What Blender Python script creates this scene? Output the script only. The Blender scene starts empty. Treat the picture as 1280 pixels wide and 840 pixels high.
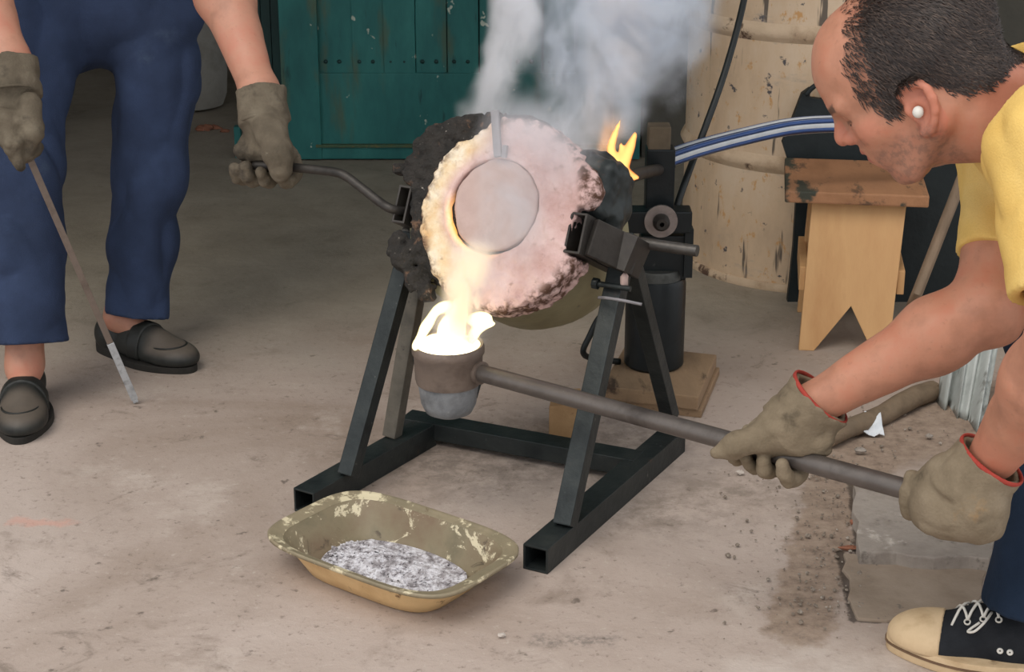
import bpy, bmesh, math, random
import numpy as np
from mathutils import Vector, Matrix

random.seed(7)
rng = np.random.default_rng(7)
SC = bpy.context.scene
COL = SC.collection

# ------------------------------------------------------------------ camera
CAM_H, F_PX, PITCH = 1.35, 2200.0, math.radians(19.7)
cam_d = bpy.data.cameras.new('camera')
cam_d.sensor_width = 36.0
cam_d.lens = 36.0 * F_PX / 1280.0
cam = bpy.data.objects.new('camera', cam_d)
COL.objects.link(cam)
cam.location = (0, 0, CAM_H)
cam.rotation_euler = (math.radians(90) - PITCH, 0, 0)
SC.camera = cam

# ------------------------------------------------------------------ sky, sun, exposure
SC.view_settings.view_transform = 'Standard'
SC.view_settings.look = 'None'
SC.view_settings.gamma = 1.0
SC.view_settings.use_curve_mapping = False
SC.view_settings.exposure = 0.33
SC.cycles.use_denoising = True
SC.cycles.max_bounces = 8
SC.cycles.volume_bounces = 6
SC.cycles.transparent_max_bounces = 24
SC.cycles.volume_step_rate = 1.0
SC.cycles.volume_max_steps = 128
SC.cycles.sample_clamp_indirect = 6.0

world = bpy.data.worlds.new('overcast_sky')
SC.world = world
world.use_nodes = True
wn = world.node_tree.nodes['Background']
wn.inputs['Color'].default_value = (0.93, 0.96, 1.0, 1)
wn.inputs['Strength'].default_value = 1.0
sun_d = bpy.data.lights.new('sun', 'SUN')
sun_d.energy = 1.1
sun_d.angle = math.radians(35)
sun_d.color = (1.0, 0.93, 0.84)
sun = bpy.data.objects.new('sun', sun_d)
COL.objects.link(sun)
sun.location = (-2, -3, 6)
sun.rotation_euler = Vector((-0.35, -0.55, 1.0)).to_track_quat('Z', 'Y').to_euler()

# ------------------------------------------------------------------ measuring helpers
CP, SP = math.cos(PITCH), math.sin(PITCH)
CAM_R = Vector((1, 0, 0)); CAM_U = Vector((0, SP, CP)); CAM_F = Vector((0, CP, -SP))
def ray(px, py):
    return CAM_F + CAM_R * ((px - 640) / F_PX) + CAM_U * ((420 - py) / F_PX)
def P(px, py, t):
    return Vector((0, 0, CAM_H)) + ray(px, py) * t
def G(px, py, z=0.0):
    r = ray(px, py)
    return Vector((0, 0, CAM_H)) + r * ((z - CAM_H) / r.z)
def GT(px, py, z=0.0):
    return (z - CAM_H) / ray(px, py).z
def PY(px, py, y):
    r = ray(px, py)
    return Vector((0, 0, CAM_H)) + r * (y / r.y)

# ------------------------------------------------------------------ materials
def lin(c):
    return tuple((v / 255 / 12.92) if v / 255 <= 0.04045 else ((v / 255 + 0.055) / 1.055) ** 2.4 for v in c) + (1.0,)

class NT:
    """small wrapper for building node trees"""
    def __init__(s, name):
        s.m = bpy.data.materials.new(name); s.m.use_nodes = True
        s.t = s.m.node_tree; s.t.nodes.clear()
        s.out = s.n('ShaderNodeOutputMaterial')
    def n(s, typ, **kw):
        nd = s.t.nodes.new(typ)
        for k, v in kw.items():
            setattr(nd, k, v)
        return nd
    def l(s, a, b):
        s.t.links.new(a, b)
    def coords(s, scale=(1, 1, 1), kind='Object', loc=(0, 0, 0)):
        tc = s.n('ShaderNodeTexCoord'); mp = s.n('ShaderNodeMapping')
        mp.inputs['Scale'].default_value = scale; mp.inputs['Location'].default_value = loc
        s.l(tc.outputs[kind], mp.inputs['Vector'])
        return mp.outputs['Vector']
    def noise(s, vec, scale, detail=6, rough=0.6, dist=0.0):
        nd = s.n('ShaderNodeTexNoise')
        nd.inputs['Scale'].default_value = scale; nd.inputs['Detail'].default_value = detail
        nd.inputs['Roughness'].default_value = rough; nd.inputs['Distortion'].default_value = dist
        s.l(vec, nd.inputs['Vector'])
        return nd.outputs['Fac']
    def ramp(s, fac, stops, interp='LINEAR'):
        nd = s.n('ShaderNodeValToRGB'); cr = nd.color_ramp; cr.interpolation = interp
        while len(cr.elements) < len(stops):
            cr.elements.new(0.5)
        for e, (p, c) in zip(cr.elements, stops):
            e.position = p; e.color = c if len(c) == 4 else lin(c)
        s.l(fac, nd.inputs['Fac'])
        return nd.outputs['Color']
    def mix(s, fac, a, b, blend='MIX'):
        nd = s.n('ShaderNodeMix', data_type='RGBA', blend_type=blend)
        for sock, v in ((nd.inputs[0], fac), (nd.inputs[6], a), (nd.inputs[7], b)):
            if isinstance(v, (int, float)): sock.default_value = v
            elif isinstance(v, tuple): sock.default_value = v if len(v) == 4 else lin(v)
            else: s.l(v, sock)
        return nd.outputs[2]
    def math(s, op, a, b=0.0, c=0.0, clamp=False):
        nd = s.n('ShaderNodeMath', operation=op); nd.use_clamp = clamp
        for sock, v in zip(nd.inputs, (a, b, c)):
            if isinstance(v, (int, float)): sock.default_value = v
            else: s.l(v, sock)
        return nd.outputs[0]
    def step(s, fac, lo, hi):
        nd = s.n('ShaderNodeMapRange', interpolation_type='SMOOTHSTEP')
        nd.inputs['From Min'].default_value = lo; nd.inputs['From Max'].default_value = hi
        s.l(fac, nd.inputs['Value'])
        return nd.outputs['Result']
    def attr(s, name):
        nd = s.n('ShaderNodeAttribute'); nd.attribute_name = name
        return nd.outputs['Fac']
    def bsdf(s, color, rough=0.7, metal=0.0, bump=None, strength=0.3, dist=0.01, spec=0.4, sub=0.0):
        b = s.n('ShaderNodeBsdfPrincipled')
        if isinstance(color, tuple): b.inputs['Base Color'].default_value = color if len(color) == 4 else lin(color)
        else: s.l(color, b.inputs['Base Color'])
        if isinstance(rough, (int, float)): b.inputs['Roughness'].default_value = rough
        else: s.l(rough, b.inputs['Roughness'])
        b.inputs['Metallic'].default_value = metal
        b.inputs['Specular IOR Level'].default_value = spec
        if sub:
            b.inputs['Subsurface Weight'].default_value = sub
            b.inputs['Subsurface Radius'].default_value = (0.012, 0.005, 0.003)
            b.inputs['Subsurface Scale'].default_value = 1.0
        if bump is not None:
            bn = s.n('ShaderNodeBump'); bn.inputs['Strength'].default_value = strength
            bn.inputs['Distance'].default_value = dist
            s.l(bump, bn.inputs['Height']); s.l(bn.outputs['Normal'], b.inputs['Normal'])
        s.l(b.outputs[0], s.out.inputs['Surface'])
        return b

def pmat(name, cols, scale=10, rough=0.7, metal=0.0, bump=0.3, bscale=60, bdist=0.004, stretch=(1, 1, 1),
         spots=None, spec=0.4, dist=0.0):
    """noise-blended colours, optional spots [(colour, scale, low, high), ...], fine bump"""
    t = NT(name); v = t.coords(stretch)
    f = t.noise(v, scale, 8, 0.62, dist)
    k = len(cols)
    c = t.ramp(f, [(0.30 + 0.40 * i / max(1, k - 1), lin(x)) for i, x in enumerate(cols)])
    for (sc_, s_, lo, hi) in (spots or []):
        v2 = t.coords(stretch, loc=(s_ * 0.37, 1.7, 3.1 * s_))
        c = t.mix(t.step(t.noise(v2, s_, 6, 0.65), lo, hi), c, lin(sc_))
    b = t.noise(v, bscale, 5, 0.6)
    t.bsdf(c, rough, metal, b, bump, bdist, spec)
    return t.m

# ------------------------------------------------------------------ mesh helpers
class MB:
    def __init__(s):
        s.v = []; s.f = []
    def add(s, vs, fs):
        o = len(s.v); s.v += [tuple(p) for p in vs]; s.f += [tuple(i + o for i in f) for f in fs]
        return s
    def box(s, c, size, R=None):
        R = R or Matrix.Identity(3); c = Vector(c)
        h = [x / 2 for x in size]
        vs = [c + R @ Vector((sx * h[0], sy * h[1], sz * h[2])) for sx in (-1, 1) for sy in (-1, 1) for sz in (-1, 1)]
        return s.add(vs, [(0, 1, 3, 2), (4, 6, 7, 5), (0, 4, 5, 1), (2, 3, 7, 6), (0, 2, 6, 4), (1, 5, 7, 3)])
    def bar(s, a, b, w, h, up=(0, 0, 1), hollow=0.0):
        """rectangular bar from a to b; hollow = wall thickness of an open tube"""
        a = Vector(a); b = Vector(b); d = (b - a).normalized(); up = Vector(up)
        x = d.cross(up).normalized(); u = x.cross(d).normalized()
        def ring(p, ww, hh):
            return [p + x * (sx * ww / 2) + u * (sy * hh / 2) for sx, sy in ((-1, -1), (1, -1), (1, 1), (-1, 1))]
        if not hollow:
            vs = ring(a, w, h) + ring(b, w, h)
            fs = [(3, 2, 1, 0), (4, 5, 6, 7)] + [(i, (i + 1) % 4, 4 + (i + 1) % 4, 4 + i) for i in range(4)]
        else:
            vs = ring(a, w, h) + ring(b, w, h) + ring(a, w - 2 * hollow, h - 2 * hollow) + ring(b, w - 2 * hollow, h - 2 * hollow)
            fs = []
            for i in range(4):
                j = (i + 1) % 4
                fs += [(i, j, 4 + j, 4 + i), (8 + i, 12 + i, 12 + j, 8 + j), (i, 8 + i, 8 + j, j), (4 + i, 4 + j, 12 + j, 12 + i)]
        return s.add(vs, fs)
    def tube(s, pts, r, n=12, cap=True):
        pts = [Vector(p) for p in pts]; m = len(pts)
        rs = r if isinstance(r, (list, tuple)) else [r] * m
        t0 = (pts[1] - pts[0]).normalized()
        x = t0.orthogonal().normalized(); vs = []
        for i, p in enumerate(pts):
            t = (pts[min(i + 1, m - 1)] - pts[max(i - 1, 0)]).normalized()
            x = (x - t * x.dot(t)).normalized(); y = t.cross(x)
            vs += [p + (x * math.cos(2 * math.pi * k / n) + y * math.sin(2 * math.pi * k / n)) * rs[i] for k in range(n)]
        fs = [(i * n + k, i * n + (k + 1) % n, (i + 1) * n + (k + 1) % n, (i + 1) * n + k) for i in range(m - 1) for k in range(n)]
        if cap:
            fs += [tuple(reversed(range(n))), tuple(range((m - 1) * n, m * n))]
        return s.add(vs, fs)
    def lathe(s, prof, n=32, M=None, close=True):
        """prof: list of (radius, z); revolved about local z"""
        M = M or Matrix.Identity(4); vs = []; fs = []
        m = len(prof)
        for r, z in prof:
            for k in range(n):
                a = 2 * math.pi * k / n
                vs.append(M @ Vector((max(r, 1e-5) * math.cos(a), max(r, 1e-5) * math.sin(a), z)))
        for i in range(m - 1):
            for k in range(n):
                fs.append((i * n + k, i * n + (k + 1) % n, (i + 1) * n + (k + 1) % n, (i + 1) * n + k))
        if close:
            fs += [tuple(reversed(range(n))), tuple(range((m - 1) * n, m * n))]
        return s.add(vs, fs)
    def prism(s, poly, ext):
        """planar polygon (3-D points) extruded along ext"""
        poly = [Vector(p) for p in poly]; e = Vector(ext); n = len(poly)
        vs = poly + [p + e for p in poly]
        fs = [tuple(reversed(range(n))), tuple(range(n, 2 * n))] + [(i, (i + 1) % n, n + (i + 1) % n, n + i) for i in range(n)]
        return s.add(vs, fs)
    def blob(s, c, r, seed=0, n=8, m=6, rough=0.25):
        """small lumpy stone"""
        g = np.random.default_rng(seed); vs = []; fs = []
        c = Vector(c)
        for i in range(m + 1):
            th = math.pi * i / m
            for k in range(n):
                a = 2 * math.pi * k / n
                q = 1 + rough * (g.random() - 0.5) * 2
                vs.append(c + Vector((r[0] * math.sin(th) * math.cos(a) * q, r[1] * math.sin(th) * math.sin(a) * q, r[2] * math.cos(th) * q)))
        for i in range(m):
            for k in range(n):
                fs.append((i * n + k, (i + 1) * n + k, (i + 1) * n + (k + 1) % n, i * n + (k + 1) % n))
        return s.add(vs, fs)

def commit(name, mb, mat, parent=None, label=None, cat=None, group=None, kind=None, smooth=False, bevel=0.0, origin=None, attrs=None, fix=True):
    """links the mesh (world coordinates) as ONE object"""
    if isinstance(mb, MB):
        V = np.array(mb.v, dtype=np.float64); Fs = mb.f
    else:
        V, Fs = mb; V = np.asarray(V, dtype=np.float64)
    if parent is not None:
        org = Vector(parent.get('_org'))
    elif origin is not None:
        org = Vector(origin)
    else:
        lo, hi = V.min(0), V.max(0); org = Vector(((lo[0] + hi[0]) / 2, (lo[1] + hi[1]) / 2, lo[2]))
    me = bpy.data.meshes.new(name)
    L = V - np.array(org)
    if isinstance(Fs, np.ndarray):
        nf, k = Fs.shape
        me.vertices.add(len(L)); me.vertices.foreach_set('co', L.astype(np.float32).ravel())
        me.loops.add(nf * k); me.loops.foreach_set('vertex_index', Fs.astype(np.int32).ravel())
        me.polygons.add(nf); me.polygons.foreach_set('loop_start', np.arange(0, nf * k, k, dtype=np.int32))
        me.update(calc_edges=True); me.validate()
    else:
        me.from_pydata([tuple(p) for p in L], [], Fs); me.update()
        if fix:
            bm = bmesh.new(); bm.from_mesh(me)
            bmesh.ops.recalc_face_normals(bm, faces=bm.faces)
            if bevel:
                bmesh.ops.bevel(bm, geom=[e for e in bm.edges if len(e.link_faces) == 2 and e.calc_face_angle(0) > 0.6],
                                offset=bevel, segments=2, affect='EDGES', profile=0.6, clamp_overlap=True)
            bm.to_mesh(me); bm.free()
    if smooth:
        me.polygons.foreach_set('use_smooth', [True] * len(me.polygons))
        if smooth == 'auto':
            me.set_sharp_from_angle(angle=math.radians(40))
    if attrs:
        for an, vals in attrs.items():
            a = me.attributes.new(an, 'FLOAT', 'POINT'); a.data.foreach_set('value', np.asarray(vals, dtype=np.float32))
    o = bpy.data.objects.new(name, me); COL.objects.link(o)
    me.materials.append(mat)
    if parent is not None:
        o.parent = parent
    else:
        o.location = org
    o['_org'] = tuple(org)
    tag(o, label, cat, group, kind)
    return o

def tag(o, label=None, cat=None, group=None, kind=None):
    for k, v in (('label', label), ('category', cat), ('group', group), ('kind', kind)):
        if v: o[k] = v
    return o

def thing(name, label, cat, loc, group=None):
    o = bpy.data.objects.new(name, None); COL.objects.link(o)
    o.location = loc; o['_org'] = tuple(loc); o.empty_display_size = 0.05
    return tag(o, label, cat, group)

def spline(pts, n=8):
    """Catmull-Rom through the points"""
    pts = [Vector(p) for p in pts]; q = [pts[0] * 2 - pts[1]] + pts + [pts[-1] * 2 - pts[-2]]; out = []
    for i in range(1, len(q) - 2):
        for k in range(n):
            t = k / n; a, b, c, d = q[i - 1:i + 3]
            out.append(0.5 * ((2 * b) + (c - a) * t + (2 * a - 5 * b + 4 * c - d) * t * t + (3 * b - a - 3 * c + d) * t ** 3))
    out.append(pts[-1]); return out

# ------------------------------------------------------------------ signed-distance modelling (one continuous skin per body)
def vnoise(X, Y, Z, freq, seed=0):
    """smooth pseudo noise in -1..1 from a value lattice"""
    g = np.random.default_rng(seed).random((16, 16, 16)).astype(np.float32) * 2 - 1
    X, Y, Z = np.broadcast_arrays(X * freq, Y * freq, Z * freq)
    xi, yi, zi = np.floor(X).astype(int), np.floor(Y).astype(int), np.floor(Z).astype(int)
    fx, fy, fz = X - xi, Y - yi, Z - zi
    fx, fy, fz = (q * q * (3 - 2 * q) for q in (fx, fy, fz))
    r = 0
    for dx in (0, 1):
        for dy in (0, 1):
            for dz in (0, 1):
                r = r + g[(xi + dx) & 15, (yi + dy) & 15, (zi + dz) & 15] * (fx if dx else 1 - fx) * (fy if dy else 1 - fy) * (fz if dz else 1 - fz)
    return r

class Field:
    def __init__(s, lo, hi, h):
        s.lo = np.array(lo, dtype=np.float64); s.h = h
        s.n = np.ceil((np.array(hi) - s.lo) / h).astype(int) + 1
        s.ax = [(s.lo[i] + h * np.arange(s.n[i])).astype(np.float32) for i in range(3)]
        s.d = np.full(tuple(s.n), 1.0, dtype=np.float32)
    def _win(s, lo, hi):
        a = np.clip(np.floor((np.array(lo) - s.lo) / s.h).astype(int), 0, s.n)
        b = np.clip(np.ceil((np.array(hi) - s.lo) / s.h).astype(int) + 1, 0, s.n)
        return tuple(slice(i, j) for i, j in zip(a, b))
    def _apply(s, fn, lo, hi, k, op):
        m = k + 3 * s.h
        w = s._win(np.array(lo) - m, np.array(hi) + m)
        if any(q.stop <= q.start for q in w): return s
        X = s.ax[0][w[0]][:, None, None]; Y = s.ax[1][w[1]][None, :, None]; Z = s.ax[2][w[2]][None, None, :]
        b = fn(X, Y, Z).astype(np.float32); a = s.d[w]
        if op == 'u':
            if k > 0:
                hh = np.clip(0.5 + 0.5 * (a - b) / k, 0, 1); s.d[w] = a * (1 - hh) + b * hh - k * hh * (1 - hh)
            else: s.d[w] = np.minimum(a, b)
        elif op == 's':
            b = -b
            if k > 0:
                hh = np.clip(0.5 - 0.5 * (a - b) / k, 0, 1); s.d[w] = a * (1 - hh) + b * hh + k * hh * (1 - hh)
            else: s.d[w] = np.maximum(a, b)
        elif op == 'add':
            s.d[w] = a + b
        return s
    def rc(s, a, b, ra, rb, k=0.01, op='u', cut=False, flat=None):
        """round cone; cut=True gives flat ends (open-able cuffs); flat=(axis,f) squeezes distance along axis by f"""
        a = np.array(a, dtype=np.float64); b = np.array(b, dtype=np.float64); ab = b - a; L2 = max(ab @ ab, 1e-12); L = math.sqrt(L2)
        r = max(ra, rb) * (1.6 if flat else 1)
        def fn(X, Y, Z):
            px, py, pz = X - a[0], Y - a[1], Z - a[2]
            t = (px * ab[0] + py * ab[1] + pz * ab[2]) / L2
            tc = np.clip(t, 0, 1)
            qx, qy, qz = px - tc * ab[0], py - tc * ab[1], pz - tc * ab[2]
            if cut: qx, qy, qz = px - t * ab[0], py - t * ab[1], pz - t * ab[2]
            if flat is not None:
                ax, ff = flat; dd = qx * ax[0] + qy * ax[1] + qz * ax[2]
                q2 = qx * qx + qy * qy + qz * qz + dd * dd * (ff * ff - 1)
            else: q2 = qx * qx + qy * qy + qz * qz
            d = np.sqrt(np.maximum(q2, 1e-12)) - (ra + (rb - ra) * tc)
            if cut: d = np.maximum(d, np.maximum(-t, t - 1) * L)
            return d
        return s._apply(fn, np.minimum(a, b) - r, np.maximum(a, b) + r, k, op)
    def chain(s, pts, rs, k=0.01, op='u', **kw):
        for i in range(len(pts) - 1):
            s.rc(pts[i], pts[i + 1], rs[i], rs[i + 1], k, op, **kw)
        return s
    def ell(s, c, r, R=None, k=0.01, op='u'):
        c = np.array(c, dtype=np.float64); r = np.array(r, dtype=np.float64)
        M = np.eye(3) if R is None else np.array(R)       # columns are the local axes
        m = r.max()
        def fn(X, Y, Z):
            x, y, z = X - c[0], Y - c[1], Z - c[2]
            l = [M[0, i] * x + M[1, i] * y + M[2, i] * z for i in range(3)]
            k0 = np.sqrt(sum((q / rr) ** 2 for q, rr in zip(l, r))); k1 = np.sqrt(sum((q / rr ** 2) ** 2 for q, rr in zip(l, r)))
            return k0 * (k0 - 1) / np.maximum(k1, 1e-6)
        return s._apply(fn, c - m, c + m, k, op)
    def box(s, c, half, R=None, rnd=0.005, k=0.0, op='u'):
        c = np.array(c, dtype=np.float64); M = np.eye(3) if R is None else np.array(R); hf = np.array(half) - rnd
        m = np.linalg.norm(half)
        def fn(X, Y, Z):
            x, y, z = X - c[0], Y - c[1], Z - c[2]
            q = [np.abs(M[0, i] * x + M[1, i] * y + M[2, i] * z) - hf[i] for i in range(3)]
            return np.sqrt(sum(np.maximum(w, 0) ** 2 for w in q)) + np.minimum(np.maximum(np.maximum(q[0], q[1]), q[2]), 0) - rnd
        return s._apply(fn, c - m, c + m, k, op)
    def fn(s, f, lo, hi, k=0.0, op='u'):
        return s._apply(f, lo, hi, k, op)
    def disp(s, f, band=0.03):
        """adds f(x,y,z) near the surface only"""
        idx = np.nonzero(np.abs(s.d) < band)
        x, y, z = (s.ax[i][idx[i]] for i in range(3))
        s.d[idx] += f(x, y, z).astype(np.float32)
        return s
    def mesh(s):
        d, h = s.d, s.h
        sg = d < 0
        c0 = sg[:-1, :-1, :-1]; allin = c0.copy(); anyin = c0.copy()
        off = [(i, j, k) for i in (0, 1) for j in (0, 1) for k in (0, 1)]
        for i, j, k in off[1:]:
            q = sg[i:sg.shape[0] - 1 + i, j:sg.shape[1] - 1 + j, k:sg.shape[2] - 1 + k]
            allin &= q; anyin |= q
        act = anyin & ~allin
        I, J, K_ = np.nonzero(act); nv = len(I)
        vid = np.full(act.shape, -1, dtype=np.int32); vid[I, J, K_] = np.arange(nv)
        cv = {o: d[I + o[0], J + o[1], K_ + o[2]] for o in off}
        acc = np.zeros((nv, 3)); cnt = np.zeros(nv)
        for o in off:
            for ax in range(3):
                if o[ax]: continue
                p = list(o); p[ax] = 1; p = tuple(p)
                a, b = cv[o], cv[p]; m = (a < 0) != (b < 0)
                t = np.where(m, a / np.where(m, a - b, 1), 0)
                for x in range(3):
                    acc[:, x] += np.where(m, o[x] + (t if x == ax else 0), 0)
                cnt += m
        V = acc / cnt[:, None] + np.stack([I, J, K_], 1)
        V = V * h + s.lo
        faces = []
        for ax in range(3):
            sl0 = [slice(None)] * 3; sl1 = [slice(None)] * 3
            sl0[ax] = slice(0, -1); sl1[ax] = slice(1, None)
            a, b = sg[tuple(sl0)], sg[tuple(sl1)]
            idx = np.stack(np.nonzero(a != b), 1)
            u, w = (ax + 1) % 3, (ax + 2) % 3
            ok = (idx[:, u] >= 1) & (idx[:, w] >= 1) & (idx[:, u] < d.shape[u] - 1) & (idx[:, w] < d.shape[w] - 1)
            idx = idx[ok]; inn = a[tuple(idx.T)]
            def cell(du, dw):
                q = idx.copy(); q[:, u] += du; q[:, w] += dw
                return vid[tuple(q.T)]
            quad = np.stack([cell(-1, -1), cell(0, -1), cell(0, 0), cell(-1, 0)], 1)
            quad[~inn] = quad[~inn][:, ::-1]
            faces.append(quad)
        return V, np.concatenate(faces)

def frame3(x, z):
    """3x3 with columns x, y, z (orthonormal, z kept close)"""
    x = Vector(x).normalized(); z = Vector(z); z = (z - x * z.dot(x)).normalized(); y = z.cross(x)
    return Matrix((x, y, z)).transposed()

def bounds(pts, m):
    a = np.array([tuple(p) for p in pts]); return a.min(0) - m, a.max(0) + m

# ================================================================== large structure
def mat_floor():
    t = NT('concrete_floor'); v = t.coords()
    big = t.noise(v, 1.1, 8, 0.62, 0.6); mid = t.noise(v, 5.5, 8, 0.68, 0.3); fine = t.noise(v, 60, 6, 0.7)
    c = t.ramp(big, [(0.32, lin((152, 135, 122))), (0.5, lin((176, 160, 149))), (0.68, lin((190, 175, 165)))])
    c = t.mix(t.math('MULTIPLY', t.step(mid, 0.56, 0.74), 0.6), c, lin((126, 111, 98)))
    v2 = t.coords(loc=(4.2, 1.3, 0))
    c = t.mix(t.math('MULTIPLY', t.step(t.noise(v2, 3.1, 7, 0.7), 0.55, 0.70), 0.7), c, lin((190, 176, 165)))
    v3 = t.coords(loc=(9.2, 5.3, 0))
    c = t.mix(t.math('MULTIPLY', t.step(t.noise(v3, 24, 4, 0.6), 0.64, 0.73), 0.7), c, lin((84, 74, 66)))
    c = t.mix(t.math('MULTIPLY', t.step(t.noise(v3, 6, 9, 0.8, 1.2), 0.56, 0.70), 0.55), c, lin((98, 86, 74)))
    c = t.mix(t.math('MULTIPLY', t.step(fine, 0.56, 0.72), 0.6), c, lin((96, 84, 72)))
    c = t.mix(t.math('MULTIPLY', t.step(fine, 0.42, 0.28), 0.35), c, lin((208, 198, 186)))
    # worn dirt strip between the concrete and the slabs on the right
    sp = t.n('ShaderNodeSeparateXYZ'); t.l(v, sp.inputs[0])
    def band(a, b, hw, soft):
        d = Vector((b.x - a.x, b.y - a.y)).normalized(); nx, ny = -d.y, d.x; L = math.hypot(b.x - a.x, b.y - a.y)
        ax, ay = a.x, a.y - 5.0
        rx, ry = t.math('SUBTRACT', sp.outputs[0], ax), t.math('SUBTRACT', sp.outputs[1], ay)
        o = t.math('ABSOLUTE', t.math('ADD', t.math('MULTIPLY', rx, nx), t.math('MULTIPLY', ry, ny)))
        al = t.math('ADD', t.math('MULTIPLY', rx, d.x), t.math('MULTIPLY', ry, d.y))
        e = t.math('MAXIMUM', t.math('SUBTRACT', t.math('ABSOLUTE', t.math('SUBTRACT', al, L / 2)), L / 2), 0.0)
        o = t.math('ADD', t.math('SQRT', t.math('ADD', t.math('MULTIPLY', o, o), t.math('MULTIPLY', e, e))), t.math('MULTIPLY', t.math('SUBTRACT', t.noise(v, 14, 6, 0.7), 0.5), 0.10))
        return t.step(o, hw + soft, hw - soft)
    def band2(a, b):
        d = Vector((b.x - a.x, b.y - a.y)).normalized(); L = math.hypot(b.x - a.x, b.y - a.y)
        rx, ry = t.math('SUBTRACT', sp.outputs[0], a.x), t.math('SUBTRACT', sp.outputs[1], a.y - 5.0)
        o = t.math('ABSOLUTE', t.math('ADD', t.math('MULTIPLY', rx, -d.y), t.math('MULTIPLY', ry, d.x)))
        al = t.math('SUBTRACT', t.math('ADD', t.math('MULTIPLY', rx, d.x), t.math('MULTIPLY', ry, d.y)), L / 2)
        e = t.math('MAXIMUM', t.math('SUBTRACT', t.math('ABSOLUTE', al), L / 2), 0.0)
        o = t.math('ADD', t.math('ADD', o, e), t.math('MULTIPLY', t.math('SUBTRACT', t.noise(v, 40, 5, 0.7), 0.5), 0.02))
        return t.step(o, 0.011, 0.004)
    dm = t.math('MAXIMUM', band(G(1052, 560), G(1000, 790), 0.052, 0.012), band(G(1075, 565), G(1330, 480), 0.10, 0.02))
    dirtc = t.ramp(t.noise(v, 34, 8, 0.72), [(0.3, lin((104, 88, 74))), (0.5, lin((146, 126, 109))), (0.7, lin((166, 148, 130)))])
    c = t.mix(t.math('MULTIPLY', dm, 0.85), c, dirtc)
    joint = t.math('MAXIMUM', t.math('MAXIMUM', band2(G(1064, 600), G(1074, 693)), band2(G(1072, 692), G(1240, 701))), t.math('MAXIMUM', band2(G(1050, 690), G(1067, 776)), band2(G(1066, 775), G(1215, 779))))
    c = t.mix(t.math('MULTIPLY', joint, 0.8), c, lin((60, 52, 46)))
    # shade under the shed roof painted into the rear floor colour, darker and greyer
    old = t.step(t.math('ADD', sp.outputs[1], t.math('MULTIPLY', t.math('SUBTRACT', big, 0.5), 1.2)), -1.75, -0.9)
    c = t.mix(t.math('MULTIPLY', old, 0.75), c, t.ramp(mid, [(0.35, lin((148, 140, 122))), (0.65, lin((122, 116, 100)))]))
    g2 = t.math('MULTIPLY', band(G(800, 640), G(950, 610), 0.10, 0.12), t.step(t.noise(v, 11, 9, 0.78), 0.40, 0.62))
    c = t.mix(t.math('MULTIPLY', g2, 0.6), c, lin((108, 98, 86)))
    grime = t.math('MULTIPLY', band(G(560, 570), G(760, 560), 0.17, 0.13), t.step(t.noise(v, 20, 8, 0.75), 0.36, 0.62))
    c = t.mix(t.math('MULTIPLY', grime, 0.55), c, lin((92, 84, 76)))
    pink = t.math('MULTIPLY', band(G(20, 652), G(75, 655), 0.012, 0.010), 0.5)
    c = t.mix(pink, c, lin((206, 150, 132)))
    blot = t.math('MULTIPLY', band(G(680, 800), G(760, 800), 0.014, 0.014), t.step(t.noise(v, 40, 6, 0.7), 0.42, 0.6))
    c = t.mix(t.math('MULTIPLY', blot, 0.6), c, lin((100, 94, 88)))
    pale = t.math('MULTIPLY', band(G(1000, 850), G(1400, 830), 0.11, 0.06), t.step(t.noise(v, 9, 7, 0.65), 0.36, 0.6))
    c = t.mix(t.math('MULTIPLY', pale, 0.7), c, lin((200, 188, 178)))
    b = t.math('ADD', t.math('MULTIPLY', mid, 0.7), t.math('MULTIPLY', fine, 0.35))
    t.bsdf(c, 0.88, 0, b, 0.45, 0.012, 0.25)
    return t.m
M_FLOOR = mat_floor()
YD = G(360, 197).y                                     # plane of the green door
mb = MB(); mb.box((0, 5.0, -0.1), (7.5, 9.4, 0.2))
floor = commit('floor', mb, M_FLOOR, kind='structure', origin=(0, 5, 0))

M_DARKWALL = pmat('sooty_plaster', [(66, 64, 58), (92, 88, 79), (78, 76, 70)], 3, 0.9, bump=0.4, bscale=25)
xl, xr = PY(318, 150, YD).x, PY(803, 150, YD).x
mb = MB(); mb.box(((xr + 3.75) / 2, YD + 0.10, 1.25), (3.75 - xr, 0.20, 2.5))
commit('wall_back', mb, M_DARKWALL, kind='structure')
mb = MB(); mb.box(((xl + xr) / 2 - 1.0, YD + 0.10, 2.35), (xr - xl + 2.0, 0.2, 0.3))
commit('trim_1', mb, M_DARKWALL, kind='structure', label='plaster lintel over the green door')
mb = MB(); mb.box((0, 9.6, 1.25), (7.5, 0.2, 2.5)); commit('wall_rear', mb, M_DARKWALL, kind='structure')
mb = MB(); mb.box((-3.0, 6.5, 1.17), (0.2, 6.4, 2.35)); commit('wall_left', mb, M_DARKWALL, kind='structure')
M_ROOF = pmat('roof_sheet', [(70, 68, 62), (96, 92, 84)], 4, 0.8)
mb = MB(); mb.box((0, 6.38, 2.40), (7.5, 6.64, 0.1)); commit('ceiling', mb, M_ROOF, kind='structure')

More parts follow.
